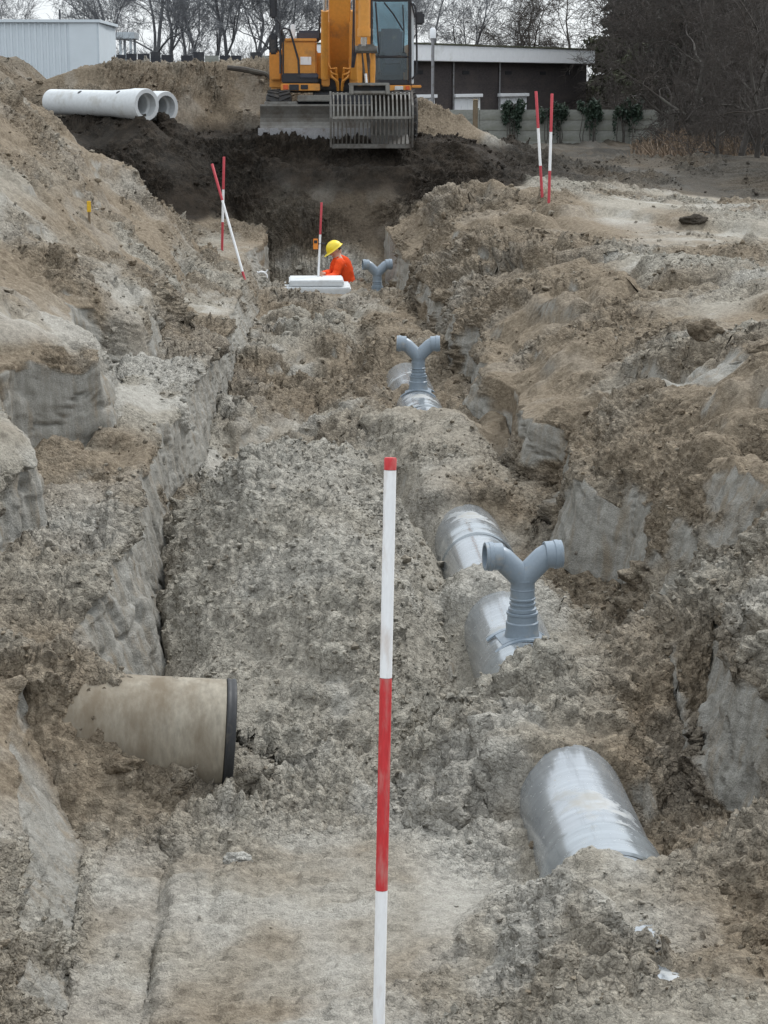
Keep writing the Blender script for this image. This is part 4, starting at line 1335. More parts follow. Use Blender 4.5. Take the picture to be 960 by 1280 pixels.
T = at(488, 572, 4.62); Bv = at(473.5, 1280, 4.46)
dirv = (Bv - T).normalized()
base = T + dirv * 1.98
make_rod(base, T, [(0.029, 'r'), (0.4885, 'w'), (0.509, 'r'), (0.5, 'w'), (0.5, 'r')], 0.0145, 'red and white ranging rod close to the camera in the centre foreground', None, 'red', 24)
for (tx, ty, bx, by, Y_, lab) in ((670, 114, 678, 251, 37.6, 'left and more tilted of the two ranging rods on the right plateau'), (690, 117, 686, 254, 37.2, 'right and nearly upright of the two ranging rods on the right plateau')):
    bb = foot(bx, by, 25)
    tt = at(tx, ty, bb.y + 0.1)
    make_rod(bb, tt, [(0.55, 'r'), (0.56, 'w'), (0.56, 'r'), (0.6, 'w')], 0.021, lab, 'pair of rods on the right plateau', 'farred', 10)
bb = foot(277.5, 316, 24); tt = at(280, 196, bb.y)
make_rod(bb, tt, [(0.5, 'r'), (0.5, 'w'), (0.45, 'r'), (0.5, 'w')], 0.019, 'upright ranging rod of the crossed pair on the left bench', 'crossed pair of rods on the left bench', 'farred', 10)
bb = foot(306, 350, 24); tt = at(265, 205, bb.y + 0.5)
make_rod(bb, tt, [(0.55, 'r'), (1.07, 'w'), (0.6, 'r')], 0.019, 'slanting ranging rod of the crossed pair on the left bench', 'crossed pair of rods on the left bench', 'farred', 10)

# yellow topped stake on the heap
sp_ = foot(112, 287, 14)
_t = thing('marker_stake', 'short wooden marker stake with a yellow top on the left spoil heap', 'stake', sp_)
MB().box((0, 0, 0.08), (0.028, 0.028, 0.22)).build('shaft', M['wood'], _t)
MB().box((0, 0, 0.25), (0.042, 0.034, 0.12)).build('top', M['yellow'], _t, bevel=0.004)


# ------------------------------------------------------------------ concrete pipes on the bank
def make_bank_pipe(c, az, L, label):
    t = thing('concrete_pipe', label, 'concrete pipe', c, 0, 'concrete pipes lying on the bank')
    d = Vector((math.sin(az), math.cos(az), 0.012))
    prof = [(0.205, 0.0), (0.272, 0.0), (0.280, 0.02), (0.280, 0.30), (0.265, 0.42), (0.238, 0.85), (0.232, 0.95), (0.228, L), (0.18, L), (0.18, 0.2), (0.212, 0.17), (0.216, 0.06)]
    MB().lathe(prof, (0, 0, 0), d, 48, True).build('barrel', M['paleconc'], t, smooth=True, auto=35)
    # lifting holes
    s = d.cross(Vector((0, 0, 1))).normalized()
    if s.y > 0:
        s = -s
    for h, r_ in ((0.62, 0.251), (1.75, 0.23)):
        n = (s * 0.55 + Vector((0, 0, 0.83))).normalized()
        o = d * h + n * (r_ + 0.003)
        MB().lathe([(0, 0), (0.04, 0), (0.045, -0.006), (0, -0.02)], o, n, 14).build('lifting_hole', M['rubber'], t)


for (px_, py_, Y_, lab) in ((183.5, 131, 36.4, 'front one of two concrete pipes lying on the bank beside the excavator'), (208, 134, 37.0, 'rear concrete pipe on the bank, showing only its open end')):
    c = at(px_, py_, Y_)
    make_bank_pipe(c, R(-43), 2.75, lab)


# ------------------------------------------------------------------ manhole base, worker, hoop
def make_manhole():
    a = at(354, 360, 31.2); b = at(439, 360, 31.2)
    zt = a.z
    cx_ = (a.x + b.x) / 2; w = b.x - a.x
    t = thing('manhole_chamber', 'pale concrete manhole base set in the trench in front of the worker', 'manhole', (cx_, 31.7, zt))
    MB().box((0, 0, -0.19), (w, 1.0, 0.38)).build('body', M['paleconc'], t, bevel=0.02)
    MB().box((-0.01, 0.02, 0.052), (w - 0.2, 0.84, 0.1)).build('raised_rim', M['paleconc'], t, bevel=0.018)
    MB().box((0, 0, -0.9), (w * 0.86, 0.9, 1.03)).build('lower_body', M['concrete'], t, bevel=0.02)
    return zt + 0.1


rim_z = make_manhole()
rb = at(398, 350, 31.95); rb.z = rim_z + 0.002
rt_ = at(402, 253, 32.05)
make_rod(rb, rt_, [(0.5, 'r'), (0.92, 'w')], 0.018, 'ranging rod held upright by the worker on the manhole', None, 'farred', 10)
_t = thing('laser_receiver', 'small orange laser receiver clamped to the rod held by the worker', 'receiver', at(394.5, 305, 31.98))
MB().box((0, 0, 0), (0.075, 0.035, 0.165)).build('case', M['receiver'], _t, bevel=0.006)
MB().box((0, -0.02, 0.035), (0.05, 0.006, 0.045)).build('display', M['black'], _t)
MB().tube([(0.03, 0.0, 0.0), (0.12, 0.02, 0.005), (0.15, 0.0, 0.0)], 0.012, 8).build('clamp', M['black'], _t)

_c = foot(327, 349, 26)
_t = thing('plastic_hoop', 'small white plastic hoop with two ears sticking out of the sand near the manhole', 'hoop', _c)
MB().tube([(0.085 * math.cos(q), 0, 0.03 + 0.085 * math.sin(q)) for q in [math.pi * k / 12 * 1.1 - 0.15 for k in range(13)]], 0.017, 8).build('ring', M['white'], _t, smooth=True)
for s in (-1, 1):
    MB().tube([(s * 0.06, 0, 0.10), (s * 0.10, 0, 0.15)], [0.014, 0.008], 6).build('ear', M['white'], _t)


def skin_mesh(name, verts_, edges_, mat, sub=2, root=0):
    me = bpy.data.meshes.new(name)
    me.from_pydata([v[0] for v in verts_], edges_, [])
    o = bpy.data.objects.new(name, me)
    COL.objects.link(o)
    md_ = o.modifiers.new('skin', 'SKIN')
    md_.use_smooth_shade = True
    for i, v in enumerate(verts_):
        r_ = v[1] if hasattr(v[1], '__len__') else (v[1], v[1])
        me.skin_vertices[0].data[i].radius = r_
        me.skin_vertices[0].data[i].use_root = (i == root)
    sb = o.modifiers.new('sub', 'SUBSURF'); sb.levels = sub; sb.render_levels = sub
    dg = bpy.context.evaluated_depsgraph_get()
    m2 = bpy.data.meshes.new_from_object(o.evaluated_get(dg))
    bpy.data.objects.remove(o); bpy.data.meshes.remove(me)
    m2.name = name
    m2.materials.clear(); m2.materials.append(mat)
    return m2


def make_worker():
    Yw = 32.72
    ft = -0.86
    W = lambda px_, py_, dy=0.0: at(px_, py_, Yw + dy)
    pel = W(433, 366); org = Vector((pel.x, Yw, ft))
    t = thing('person', 'worker in orange jacket and yellow helmet bending over the manhole holding a rod', 'person', org)
    q = lambda v: tuple(v - org)
    chest = W(427, 338); upper = W(424.5, 326); neck = W(422, 319.5); head = W(419, 312.5)
    hipL = pel + Vector((0, 0.11, -0.08)); hipR = pel + Vector((0, -0.11, -0.08))
    kneeL = Vector((pel.x - 0.12, Yw + 0.13, ft + 0.46)); kneeR = Vector((pel.x - 0.08, Yw - 0.13, ft + 0.46))
    ankL = Vector((pel.x + 0.08, Yw + 0.14, ft + 0.08)); ankR = Vector((pel.x + 0.10, Yw - 0.14, ft + 0.08))
    toeL = ankL + Vector((-0.18, 0, -0.045)); toeR = ankR + Vector((-0.18, 0, -0.045))
    shL = W(424, 328, 0.19); shR = W(426, 328, -0.19)
    elL = W(415, 341, 0.10); elR = W(419.5, 345.5, -0.27)
    haL = Vector((rb.x + 0.05, 32.10, W(399, 338).z)); haR = Vector((rb.x + 0.06, 31.98, W(402, 343).z))
    waL = haL.lerp(elL, 0.25); waR = haR.lerp(elR, 0.25)
    J = [(pel, 0.125), (chest, (0.12, 0.14)), (upper, (0.085, 0.11)), (neck, 0.058), (head, 0.085),
         (hipL, 0.10), (kneeL, 0.068), (ankL, 0.048), (toeL, 0.04), (hipR, 0.10), (kneeR, 0.068), (ankR, 0.048), (toeR, 0.04),
         (shL, 0.042), (elL, 0.034), (waL, 0.030), (haL, 0.034), (shR, 0.042), (elR, 0.034), (waR, 0.030), (haR, 0.034)]
    E_ = [(0, 1), (1, 2), (2, 3), (3, 4), (0, 5), (5, 6), (6, 7), (7, 8), (0, 9), (9, 10), (10, 11), (11, 12), (2, 13), (13, 14), (14, 15), (15, 16), (2, 17), (17, 18), (18, 19), (19, 20)]
    # fingers that close round the rod
    for hi, h in ((16, haL), (20, haR)):
        el_ = elL if hi == 16 else elR
        fw_ = (h - el_).normalized()
        sd = fw_.cross(Vector((0, 0, 1))).normalized()
        for k in range(4):
            f0 = h + fw_ * 0.03 + Vector((0, 0, 0.028 - 0.019 * k))
            f1 = f0 + fw_ * 0.035 + sd * 0.012
            f2 = f1 + fw_ * 0.012 - sd * (0.03 - 0.002 * k)
            n0 = len(J)
            J += [(f0, 0.0095), (f1, 0.0088), (f2, 0.008)]
            E_ += [(hi, n0), (n0, n0 + 1), (n0 + 1, n0 + 2)]
        th = h + Vector((0, 0, 0.04)) + fw_ * 0.012
        n0 = len(J)
        J += [(th, 0.011), (th + fw_ * 0.035 - sd * 0.012 + Vector((0, 0, 0.008)), 0.009)]
        E_ += [(hi, n0), (n0, n0 + 1)]
    body = put('body', skin_mesh('body', [(q(a), r_) for a, r_ in J], E_, M['skin']), t)
    # jacket over trunk and arms
    ja = [(pel + Vector((0.02, 0, -0.06)), (0.17, 0.20)), (pel.lerp(chest, 0.5), (0.165, 0.195)), (chest, (0.165, 0.205)), (upper, (0.125, 0.19)), (upper.lerp(neck, 0.75), 0.085), (neck + Vector((0, 0, 0.005)), 0.072)]
    jm = skin_mesh('jacket', [(q(a), r_) for a, r_ in ja], [(0, 1), (1, 2), (2, 3), (3, 4), (4, 5)], M['jacket'], 3)
    for v in jm.vertices:          # folds
        n_ = float(noise(v.co.x * 9, v.co.y * 9, v.co.z * 22 + v.co.x * 10)) + 0.5 * float(noise(v.co.x * 20, v.co.y * 20, v.co.z * 30))
        v.co += v.normal * 0.009 * n_
    put('jacket', jm, t)
    for sh, el_, wa in ((shL, elL, waL), (shR, elR, waR)):
        st_ = upper.lerp(sh, 0.55)
        sm_ = skin_mesh('sleeve', [(q(st_), 0.075), (q(sh), 0.092), (q(sh.lerp(el_, 0.5)), 0.080), (q(el_), 0.074), (q(el_.lerp(wa, 0.5)), 0.064), (q(wa), 0.056)], [(0, 1), (1, 2), (2, 3), (3, 4), (4, 5)], M['jacket'], 3)
        for v in sm_.vertices:
            v.co += v.normal * 0.008 * (float(noise(v.co.x * 24, v.co.y * 10, v.co.z * 24)) + 0.4 * float(noise(v.co.x * 40, v.co.y * 20, v.co.z * 40)))
        put('sleeve', sm_, t)
    tr = [(pel + Vector((0, 0, -0.02)), 0.145), (hipL, 0.118), (kneeL, 0.09), (ankL + Vector((0, 0, 0.02)), 0.07), (hipR, 0.118), (kneeR, 0.09), (ankR + Vector((0, 0, 0.02)), 0.07)]
    put('trousers', skin_mesh('trousers', [(q(a), r_) for a, r_ in tr], [(0, 1), (1, 2), (2, 3), (0, 4), (4, 5), (5, 6)], M['trousers']), t)
    for a, b in ((ankL, toeL), (ankR, toeR)):
        put('boot', skin_mesh('boot', [(q(a + Vector((0.03, 0, 0.05))), 0.062), (q(a + Vector((0.03, 0, -0.03))), 0.058), (q(b), 0.05), (q(b + Vector((-0.05, 0, -0.005))), 0.042)], [(0, 1), (1, 2), (2, 3)], M['rubber']), t)
    # head facing left and down at the manhole
    fw_ = Vector((-0.80, -0.25, -0.55)).normalized()
    upv = Vector((-0.52, -0.1, 0.85)); upv = (upv - fw_ * upv.dot(fw_)).normalized()
    sd = fw_.cross(upv)
    hc = head - org
    bm = bmesh.new()
    bmesh.ops.create_uvsphere(bm, u_segments=24, v_segments=16, radius=1)
    for v in bm.verts:
        c = v.co.copy()
        f = 0.098 * c.y; s = 0.076 * c.x; u = 0.118 * c.z
        if c.z < -0.3:
            f *= 1.0 - 0.12 * (-c.z - 0.3); s *= 1 - 0.3 * (-c.z - 0.3)
        if c.y > 0.75 and -0.35 < c.z < 0.15 and abs(c.x) < 0.25:
            f += 0.024 * (1 - abs(c.x) * 4) * (1 - abs(c.z + 0.12) * 2)      # nose
        if c.y > 0.8 and 0.1 < c.z < 0.35 and 0.2 < abs(c.x) < 0.55:
            f -= 0.008                                                        # eye sockets
        v.co = hc + fw_ * f + sd * s + upv * u
    for fc in bm.faces:
        fc.smooth = True
    me = bpy.data.meshes.new('head'); bm.to_mesh(me); bm.free(); me.materials.append(M['skin'])
    ho = put('head', me, t)
    for s in (-1, 1):
        MB().lathe([(0, -0.008), (0.011, 0), (0, 0.009)], hc + fw_ * 0.088 + sd * s * 0.031 + upv * 0.02, fw_, 10).build('eye', M['hair'], ho, smooth=True)
        MB().lathe([(0, -0.006), (0.024, -0.004), (0.028, 0.006), (0.015, 0.014), (0, 0.01)], hc + sd * s * 0.074 + upv * 0.0 - fw_ * 0.008, sd * s + fw_ * 0.3, 12).build('ear', M['skin'], ho, smooth=True)
    MB().box(hc + fw_ * 0.093 - upv * 0.058, (0.012, 0.04, 0.008), Matrix((fw_, sd, upv)).transposed()).build('mouth', M['jacket'], ho)
    bm = bmesh.new()
    bmesh.ops.create_uvsphere(bm, u_segments=20, v_segments=12, radius=1)
    bmesh.ops.delete(bm, geom=[v for v in bm.verts if v.co.z < -0.45 or (v.co.y > 0.2 and v.co.z < 0.35)], context='VERTS')
    for v in bm.verts:
        c = v.co.copy(); v.co = hc + fw_ * 0.102 * c.y + sd * 0.080 * c.x + upv * 0.122 * c.z
    me = bpy.data.meshes.new('hair'); bm.to_mesh(me); bm.free(); me.materials.append(M['hair'])
    put('hair', me, t)
    # hard hat: shell with a ridge, brim and peak
    bm = bmesh.new()
    bmesh.ops.create_uvsphere(bm, u_segments=32, v_segments=18, radius=1)
    bmesh.ops.delete(bm, geom=[v for v in bm.verts if v.co.z < -0.02], context='VERTS')
    for v in bm.verts:
        c = v.co.copy()
        f = 0.138 * c.y; s = 0.115 * c.x; u = 0.125 * max(c.z, 0) + 0.03
        if abs(c.x) < 0.16:
            u += 0.008 * max(0, c.z)
        v.co = hc + fw_ * f + sd * s + upv * u
    ed = [e for e in bm.edges if len(e.link_faces) == 1]
    r_ = bmesh.ops.extrude_edge_only(bm, edges=ed)
    for v in [g for g in r_['geom'] if isinstance(g, bmesh.types.BMVert)]:
        rel = v.co - hc
        f = rel.dot(fw_); s = rel.dot(sd)
        k = 1.14 + (0.42 * max(0, f / 0.14) ** 2)
        v.co = hc + fw_ * f * k + sd * s * 1.12 + upv * (0.022 - 0.012 * max(0, f / 0.14))
    for fc in bm.faces:
        fc.smooth = True
    me = bpy.data.meshes.new('helmet'); bm.to_mesh(me); bm.free(); me.materials.append(M['helmet'])
    put('helmet', me, t)


make_worker()


# ------------------------------------------------------------------ excavator
def make_excavator():
    Yb = 38.6
    g0 = at(430, 172, 38.6)
    org = Vector((g0.x, Yb, 2.32))
    t = thing('excavator', 'orange wheeled excavator with dozer blade and slatted bucket facing the trench', 'excavator', org)

    def L(px_, py_, Y_):
        return at(px_, py_, Y_) - org

    def pbox(mb, x0, y0, x1, y1, Yf, dep):
        a = L(x0, y1, Yf); b = L(x1, y0, Yf)
        mb.box(((a.x + b.x) / 2, a.y + dep / 2, (a.z + b.z) / 2), (b.x - a.x, dep, b.z - a.z))
        return mb

    def P_(name, rects, mat, par=t, bevel=0.015):
        m = MB()
        for r_ in rects:
            pbox(m, *r_)
        return m.build(name, M[mat], par, bevel=bevel)
    # undercarriage
    P_('chassis', [(370, 128, 490, 146, 37.6, 2.6), (392, 116, 470, 129, 38.0, 1.6)], 'black')
    P_('turntable', [(395, 112, 468, 120, 38.2, 1.3)], 'black')
    P_('mudguard', [(372, 119, 414, 127, 37.35, 0.7), (330, 127, 372, 131, 37.3, 0.6)], 'wornsteel')
    for sx, px_ in ((-1, 349), (1, 505)):
        for yy in (37.75, 39.9):
            c = L(px_, 150, 37.75); c.y = yy - Yb; c.z = 0.43
            w = MB().lathe([(0.24, -0.21), (0.36, -0.235), (0.425, -0.20), (0.45, -0.12), (0.45, 0.12), (0.425, 0.20), (0.36, 0.235), (0.24, 0.21)], c, (1, 0, 0), 36).build('wheel', M['tyre'], t, smooth=True, auto=60)
            MB().lathe([(0, -0.14 * sx + 0.0), (0.1, -0.14), (0.22, -0.10), (0.262, -0.2), (0.262, 0.2), (0.22, 0.10), (0.1, 0.14), (0, 0.14)], c, (1, 0, 0), 24).build('rim', M['mudsteel'], w, smooth=True)
            m = MB()
            for k in range(22):
                th = 6.28318 * k / 22
                for s in (-1, 1):
                    rot = Matrix.Rotation(-th, 3, 'X') @ Matrix.Rotation(s * 0.5, 3, 'Z')
                    o = Vector((s * 0.1, 0, 0)) + Vector((0, math.sin(th + s * 0.07), math.cos(th + s * 0.07))) * 0.455
                    m.box(c + o, (0.22, 0.05, 0.03), rot)
            m.build('tread', M['tyre'], w)
    for yy in (37.75, 39.9):
        a = L(349, 150, 37.75); b = L(505, 150, 37.75)
        MB().tube([(a.x, yy - Yb, 0.48), (b.x, yy - Yb, 0.48)], 0.10, 12).build('axle', M['black'], t)
    # dozer blade: curved plate with a cutting edge, arms behind
    a = L(324, 172, 36.95); b = L(488, 172, 36.95); zt = L(324, 133, 36.95).z
    H = zt - a.z
    prof = []
    for k in range(9):
        f = k / 8
        prof.append((0.12 * math.sin(math.pi * f) * 1.0, a.z + H * f))
    y0 = a.y
    outer = [(y0 + d_, z) for d_, z in prof]
    inner = [(y0 + d_ + 0.04, z) for d_, z in prof[::-1]]
    bl = MB().prism(outer + inner, a.x + 0.02, b.x, 'x').build('dozer_blade', M['wornsteel'], t)
    MB().span((a.x - 0.02, y0 - 0.025, a.z - 0.03), (b.x + 0.01, y0 - 0.002, a.z + 0.17)).build('cutting_edge', M['steel'], bl, bevel=0.006)
    MB().span((a.x + 0.02, y0 - 0.01, zt), (b.x, y0 + 0.05, zt + 0.035)).build('top_lip', M['wornsteel'], bl, bevel=0.006)
    m = MB()
    for px_ in (385, 465):
        c = L(px_, 155, 37.2)
        m.tube([(c.x, y0 + 0.28, 0.35), (c.x, -0.9, 0.5)], 0.07, 8)
    m.build('blade_arm', M['black'], t)
    # upper body
    hb = P_('engine_housing', [(337, 62, 397, 111, 39.0, 2.4), (353, 51, 396, 103, 38.15, 1.6)], 'orange', t, 0.03)
    P_('side_panel', [(339, 66, 351, 100, 38.9, 0.12)], 'orange', hb, 0.02)
    P_('hood', [(371, 38, 402, 51, 38.6, 1.7)], 'hood', hb, 0.04)
    P_('hood_top', [(356, 48, 396, 51.5, 38.12, 0.9)], 'orange', hb, 0.01)
    P_('sticker', [(375.5, 71, 389, 81, 38.135, 0.012)], 'white', hb, 0.002)
    P_('step_box', [(352, 91.5, 398, 104, 37.95, 0.5)], 'black', t, 0.02)
    P_('tool_box', [(375, 92, 398, 98, 37.91, 0.35)], 'hood', t, 0.02)
    fr = P_('front_sill', [(351, 104.5, 400, 113.5, 37.9, 0.5)], 'orange', t, 0.012)
    P_('headlight', [(376, 106, 385, 111.5, 37.88, 0.05)], 'black', fr, 0.006)
    P_('indicator', [(354, 106, 360, 112, 37.88, 0.05)], 'amber', fr, 0.006)
    P_('sill_grille', [(361.5, 105.5, 373.5, 113, 37.885, 0.04)], 'black', fr, 0.004)
    P_('base_frame', [(398, 98, 465, 112, 38.1, 2.6), (345, 111, 465, 116, 38.6, 2.0)], 'black', t, 0.02)
    P_('counterweight', [(342, 66, 512, 112, 40.4, 0.5)], 'orange', t, 0.06)
    P_('muffler', [(363, 30, 369, 52, 39.2, 0.12)], 'chrome', t, 0.02)
    # boom foot brackets, boom, boom rams
    for x0, x1, nm in ((402, 412, 'boom_bracket'), (437, 446, 'boom_bracket')):
        P_(nm, [(x0, 26, x1, 108, 38.0, 0.25), (x0 - 1, 70, x1 + 1, 104, 38.1, 0.7)], 'orange', t, 0.02)
    b0 = L(411.5, 90, 38.5); b1 = L(438, 90, 38.5)
    m = MB()
    side = [(b0.y + 0.1, 0.85), (b0.y - 0.15, 1.9), (b0.y - 0.75, 3.9), (b0.y - 0.55, 4.1), (b0.y + 0.35, 2.5), (b0.y + 0.45, 0.95)]
    m.prism(side, b0.x, b1.x, 'x')
    side2 = [(b0.y - 0.75, 3.9), (b0.y - 4.3, 4.6), (b0.y - 4.3, 4.9), (b0.y - 0.55, 4.4)]
    m.prism(side2, b0.x + 0.02, b1.x - 0.02, 'x')
    m.build('boom', M['orange'], t, bevel=0.02)
    for px_ in (405.5, 442.5):
        c0 = L(px_, 98, 37.9); c1 = L(px_ + 1, -40, 37.2)
        rm = MB().tube([c0, c0.lerp(c1, 0.62)], 0.07, 14).build('boom_ram', M['orange'], t, smooth=True)
        MB().tube([c0.lerp(c1, 0.62), c1], 0.04, 12).build('ram_rod', M['chrome'], rm, smooth=True)
    m = MB()
    for s, px_ in ((-1, 409), (1, 441)):
        for k in range(3):
            a_ = L(px_ - s * 1.0 * k, 78 + 5 * k, 37.95); m.tube([a_, a_ + Vector((-s * 0.06, -0.05, -0.12)), a_ + Vector((-s * 0.16, 0.0, -0.1 - 0.05 * k)), a_ + Vector((-s * 0.17, 0.1, -0.36))], 0.026, 6)
    m.build('hydraulic_hose', M['orange'], t, smooth=True)
    # stick and bucket ram, coming down in front of the cab
    s0 = L(444, 104, 36.3); s1 = L(471, 104, 36.3)
    m = MB()
    zlow = L(457, 92, 36.3).z; zmid = L(457, 62, 36.3).z
    m.prism([(s0.y + 0.30, zmid), (s0.y - 0.15, 4.4), (s0.y - 0.75, 4.9), (s0.y - 0.35, 5.1), (s0.y + 0.35, 4.3), (s0.y + 0.62, zmid)], s0.x + 0.02, s1.x - 0.1, 'x')
    st = m.build('stick', M['orange'], t, bevel=0.015)
    cA = L(455.5, -60, 36.0); cB = L(455, 45, 36.05); cC = L(454.5, 61, 36.1)
    rm = MB().tube([cA, cB - Vector((0, 0, 0.02))], 0.098, 18).build('bucket_ram', M['orange'], t, smooth=True)
    MB().lathe([(0, 0), (0.115, 0), (0.115, -0.13), (0, -0.13)], cB, (cA - cB) * -1, 18).build('ram_collar', M['orange'], rm, smooth=True)
    MB().tube([cB, cC], 0.055, 12).build('ram_rod', M['chrome'], rm, smooth=True)
    a_ = L(444, 62, 36.1); b_ = L(472, 62, 36.1)
    MB().tube([a_, b_], 0.065, 12).build('link_pin', M['mudsteel'], t, smooth=True)
    MB().box((a_ + b_) / 2 + Vector((0, 0, 0.02)), (b_.x - a_.x - 0.05, 0.16, 0.14)).build('link_head', M['mudsteel'], t, bevel=0.03)
    for x0, x1, d_ in ((446, 451.5, 1.2), (464, 469, -1.2)):
        p0, p1 = L((x0 + x1) / 2, 62, 36.15), L((x0 + x1) / 2 + d_, 107, 36.25)
        MB().tube([p0, p0.lerp(p1, 0.5), p1], [0.035, 0.05, 0.045], 8).build('link_arm', M['orange'], t)
    for x0, x1 in ((451.5, 456), (459.5, 464)):
        p0, p1 = L(x0, 66, 36.25), L(x1, 106, 36.3)
        MB().tube([p0, p1], [0.03, 0.035], 8).build('tilt_rod', M['mudsteel'], t)
    p0, p1 = L(457, 92, 36.2), L(458, 104, 36.2)
    MB().tube([p0, p1], 0.03, 8).build('grease_pipe', M['chrome'], t)
    P_('stick_end', [(449, 66, 466, 104, 36.45, 0.28)], 'orange', t, 0.02)
    # hose along the boom right side
    m = MB()
    for k in range(3):
        a_ = L(443 + 2.2 * k, -30, 37.0 - 0.1 * k); b_ = L(441 + 2.5 * k, 60, 37.3); c_ = L(440 + k, 84, 37.5)
        m.tube([a_, b_, c_], 0.017, 6)
    m.build('pressure_hose', M['hood'], t, smooth=True)
    # quick hitch and slatted bucket
    hi = P_('quick_hitch', [(436, 103.5, 487, 107, 36.15, 0.35), (437, 106, 442, 118, 36.1, 0.3), (482, 106, 487.5, 118, 36.1, 0.3), (441, 113.5, 484, 117.5, 36.15, 0.3)], 'wornsteel', t, 0.012)
    P_('hitch_core', [(442, 107, 482, 113.5, 36.3, 0.25)], 'black', hi, 0.01)
    bk = P_('bucket', [(414, 116, 512, 119, 36.2, 0.14)], 'wornsteel', t, 0.01)
    xa, xb = L(417, 130, 36.1).x, L(512, 130, 36.1).x
    z_top, z_mid, z_bot = L(460, 117, 36.1).z, L(460, 147, 36.1).z, L(460, 182, 36.1).z
    yb = 36.25 - Yb

    def bar_mesh(pts, w, th, mat):
        m = MB()
        for (ya, za), (yb_, zb) in zip(pts[:-1], pts[1:]):
            c = Vector((0, (ya + yb_) / 2, (za + zb) / 2)); d_ = Vector((0, yb_ - ya, zb - za))
            m.box(c, (w, th, d_.length + 0.01), d_.to_track_quat('Z', 'Y').to_matrix())
        return m.mesh('bar', M[mat])
    up_pts = [(yb, z_top), (yb - 0.14, z_top - 0.12), (yb - 0.22, z_top - 0.28), (yb - 0.25, z_mid + 0.02)]
    lo_pts = [(yb - 0.25, z_mid - 0.02), (yb - 0.22, z_mid - 0.3), (yb - 0.12, z_bot)]
    um = bar_mesh(up_pts, 0.026, 0.05, 'wornsteel'); lm = bar_mesh(lo_pts, 0.024, 0.05, 'mudsteel')
    nb = 19
    for k in range(nb):
        x = xa + (xb - xa) * k / (nb - 1)
        put('bar', um, bk, (x, 0, 0)).rotation_euler = (0, 0, 0)
        put('bar', lm, bk, (x, 0, 0))
    MB().span((xa - 0.03, yb - 0.29, z_mid - 0.025), (xb + 0.03, yb - 0.22, z_mid + 0.025)).build('cross_bar', M['wornsteel'], bk, bevel=0.008)
    MB().span((xa - 0.03, yb - 0.16, z_bot - 0.05), (xb + 0.03, yb - 0.08, z_bot + 0.03)).build('bucket_lip', M['mudsteel'], bk, bevel=0.008)
    for x in (xa - 0.05, xb + 0.05):
        MB().prism([(yb + 0.05, z_top + 0.04), (yb - 0.24, z_top - 0.2), (yb - 0.29, z_mid), (yb - 0.18, z_bot - 0.03), (yb - 0.08, z_bot - 0.03), (yb + 0.06, z_mid)], x - 0.018, x + 0.018, 'x').build('side_plate', M['mudsteel'], bk)
    # bucket back: bowed sheet behind the bars
    MB().prism([(yb + 0.05, z_top), (yb + 0.42, z_mid + 0.1), (yb + 0.36, z_bot + 0.15), (yb - 0.08, z_bot - 0.03), (yb - 0.08, z_bot), (yb + 0.32, z_bot + 0.18), (yb + 0.38, z_mid + 0.1), (yb + 0.01, z_top)], xa + 0.5 * (xb - xa), xb, 'x').build('back_sheet', M['mudsteel'], bk)
    # cab
    yc, yr = 37.95, 39.5
    cb = P_('cab', [(462.5, -6, 466, 106, yc, 0.07), (510.5, -6, 514, 106, yc, 0.07), (466.2, -6, 510.3, 2, yc, 0.07), (466.2, 69.5, 510.3, 72.5, yc, 0.06), (466.2, 100, 510.3, 106, yc, 0.07),
                    (462.5, -6, 466, 106, yr, 0.07), (510, -6, 513.5, 106, yr, 0.07), (466.2, -6, 509.8, 0, yr, 0.07), (466.2, 66, 509.8, 106, yr, 0.06)], 'black', t, 0.012)
    a_ = L(462.5, 106, yc); b_ = L(514, -6, yc)
    zc0, zc1 = a_.z, b_.z
    MB().span((a_.x - 0.02, a_.y - 0.05, zc1 + 0.002), (b_.x + 0.03, yr - Yb + 0.1, zc1 + 0.10)).build('roof', M['orange'], cb, bevel=0.03)
    MB().span((a_.x + 0.02, a_.y + 0.02, zc0 - 0.03), (b_.x, yr - Yb, zc0 + 0.01)).build('cab_floor', M['black'], cb)
    P_('windscreen', [(466.4, 2.2, 510.1, 69.3, yc + 0.02, 0.012)], 'glass', cb, 0)
    P_('lower_glass', [(466.4, 72.7, 510.1, 99.8, yc + 0.02, 0.012)], 'glass', cb, 0)
    P_('rear_window', [(466.4, 0.2, 509.6, 65.8, yr + 0.02, 0.012)], 'glass', cb, 0)
    MB().span((b_.x - 0.05, yc - Yb + 0.08, zc0), (b_.x - 0.02, yr - Yb, zc0 + 0.72)).build('door_panel', M['orange'], cb, bevel=0.004)
    P_('corner_strip', [(514.2, 2, 517.5, 105, yc + 0.03, 0.3)], 'clad', cb, 0.01)
    wp = MB().tube([L(503.5, 6, yc - 0.01), L(505, 40, yc - 0.02), L(504.5, 66, yc - 0.01)], 0.012, 6).build('wiper', M['black'], cb)
    MB().tube([L(480, 3, yc - 0.01), L(492, 18, yc - 0.02), L(504, 38, yc - 0.03)], 0.014, 6).build('wiper_arm', M['black'], wp)
    MB().tube([L(469.5, 3, yc - 0.01), L(474, 68, yc - 0.01)], 0.018, 6).build('windscreen_strut', M['black'], cb)
    s_ = L(489, 88, 38.9)
    se = MB().box((s_.x, s_.y - 0.1, s_.z + 0.0), (0.48, 0.5, 0.16)).build('seat', M['hood'], cb, bevel=0.04)
    MB().box((s_.x, s_.y + 0.16, s_.z + 0.42), (0.46, 0.12, 0.7), Matrix.Rotation(-0.15, 3, 'X')).build('seat_back', M['hood'], se, bevel=0.05)
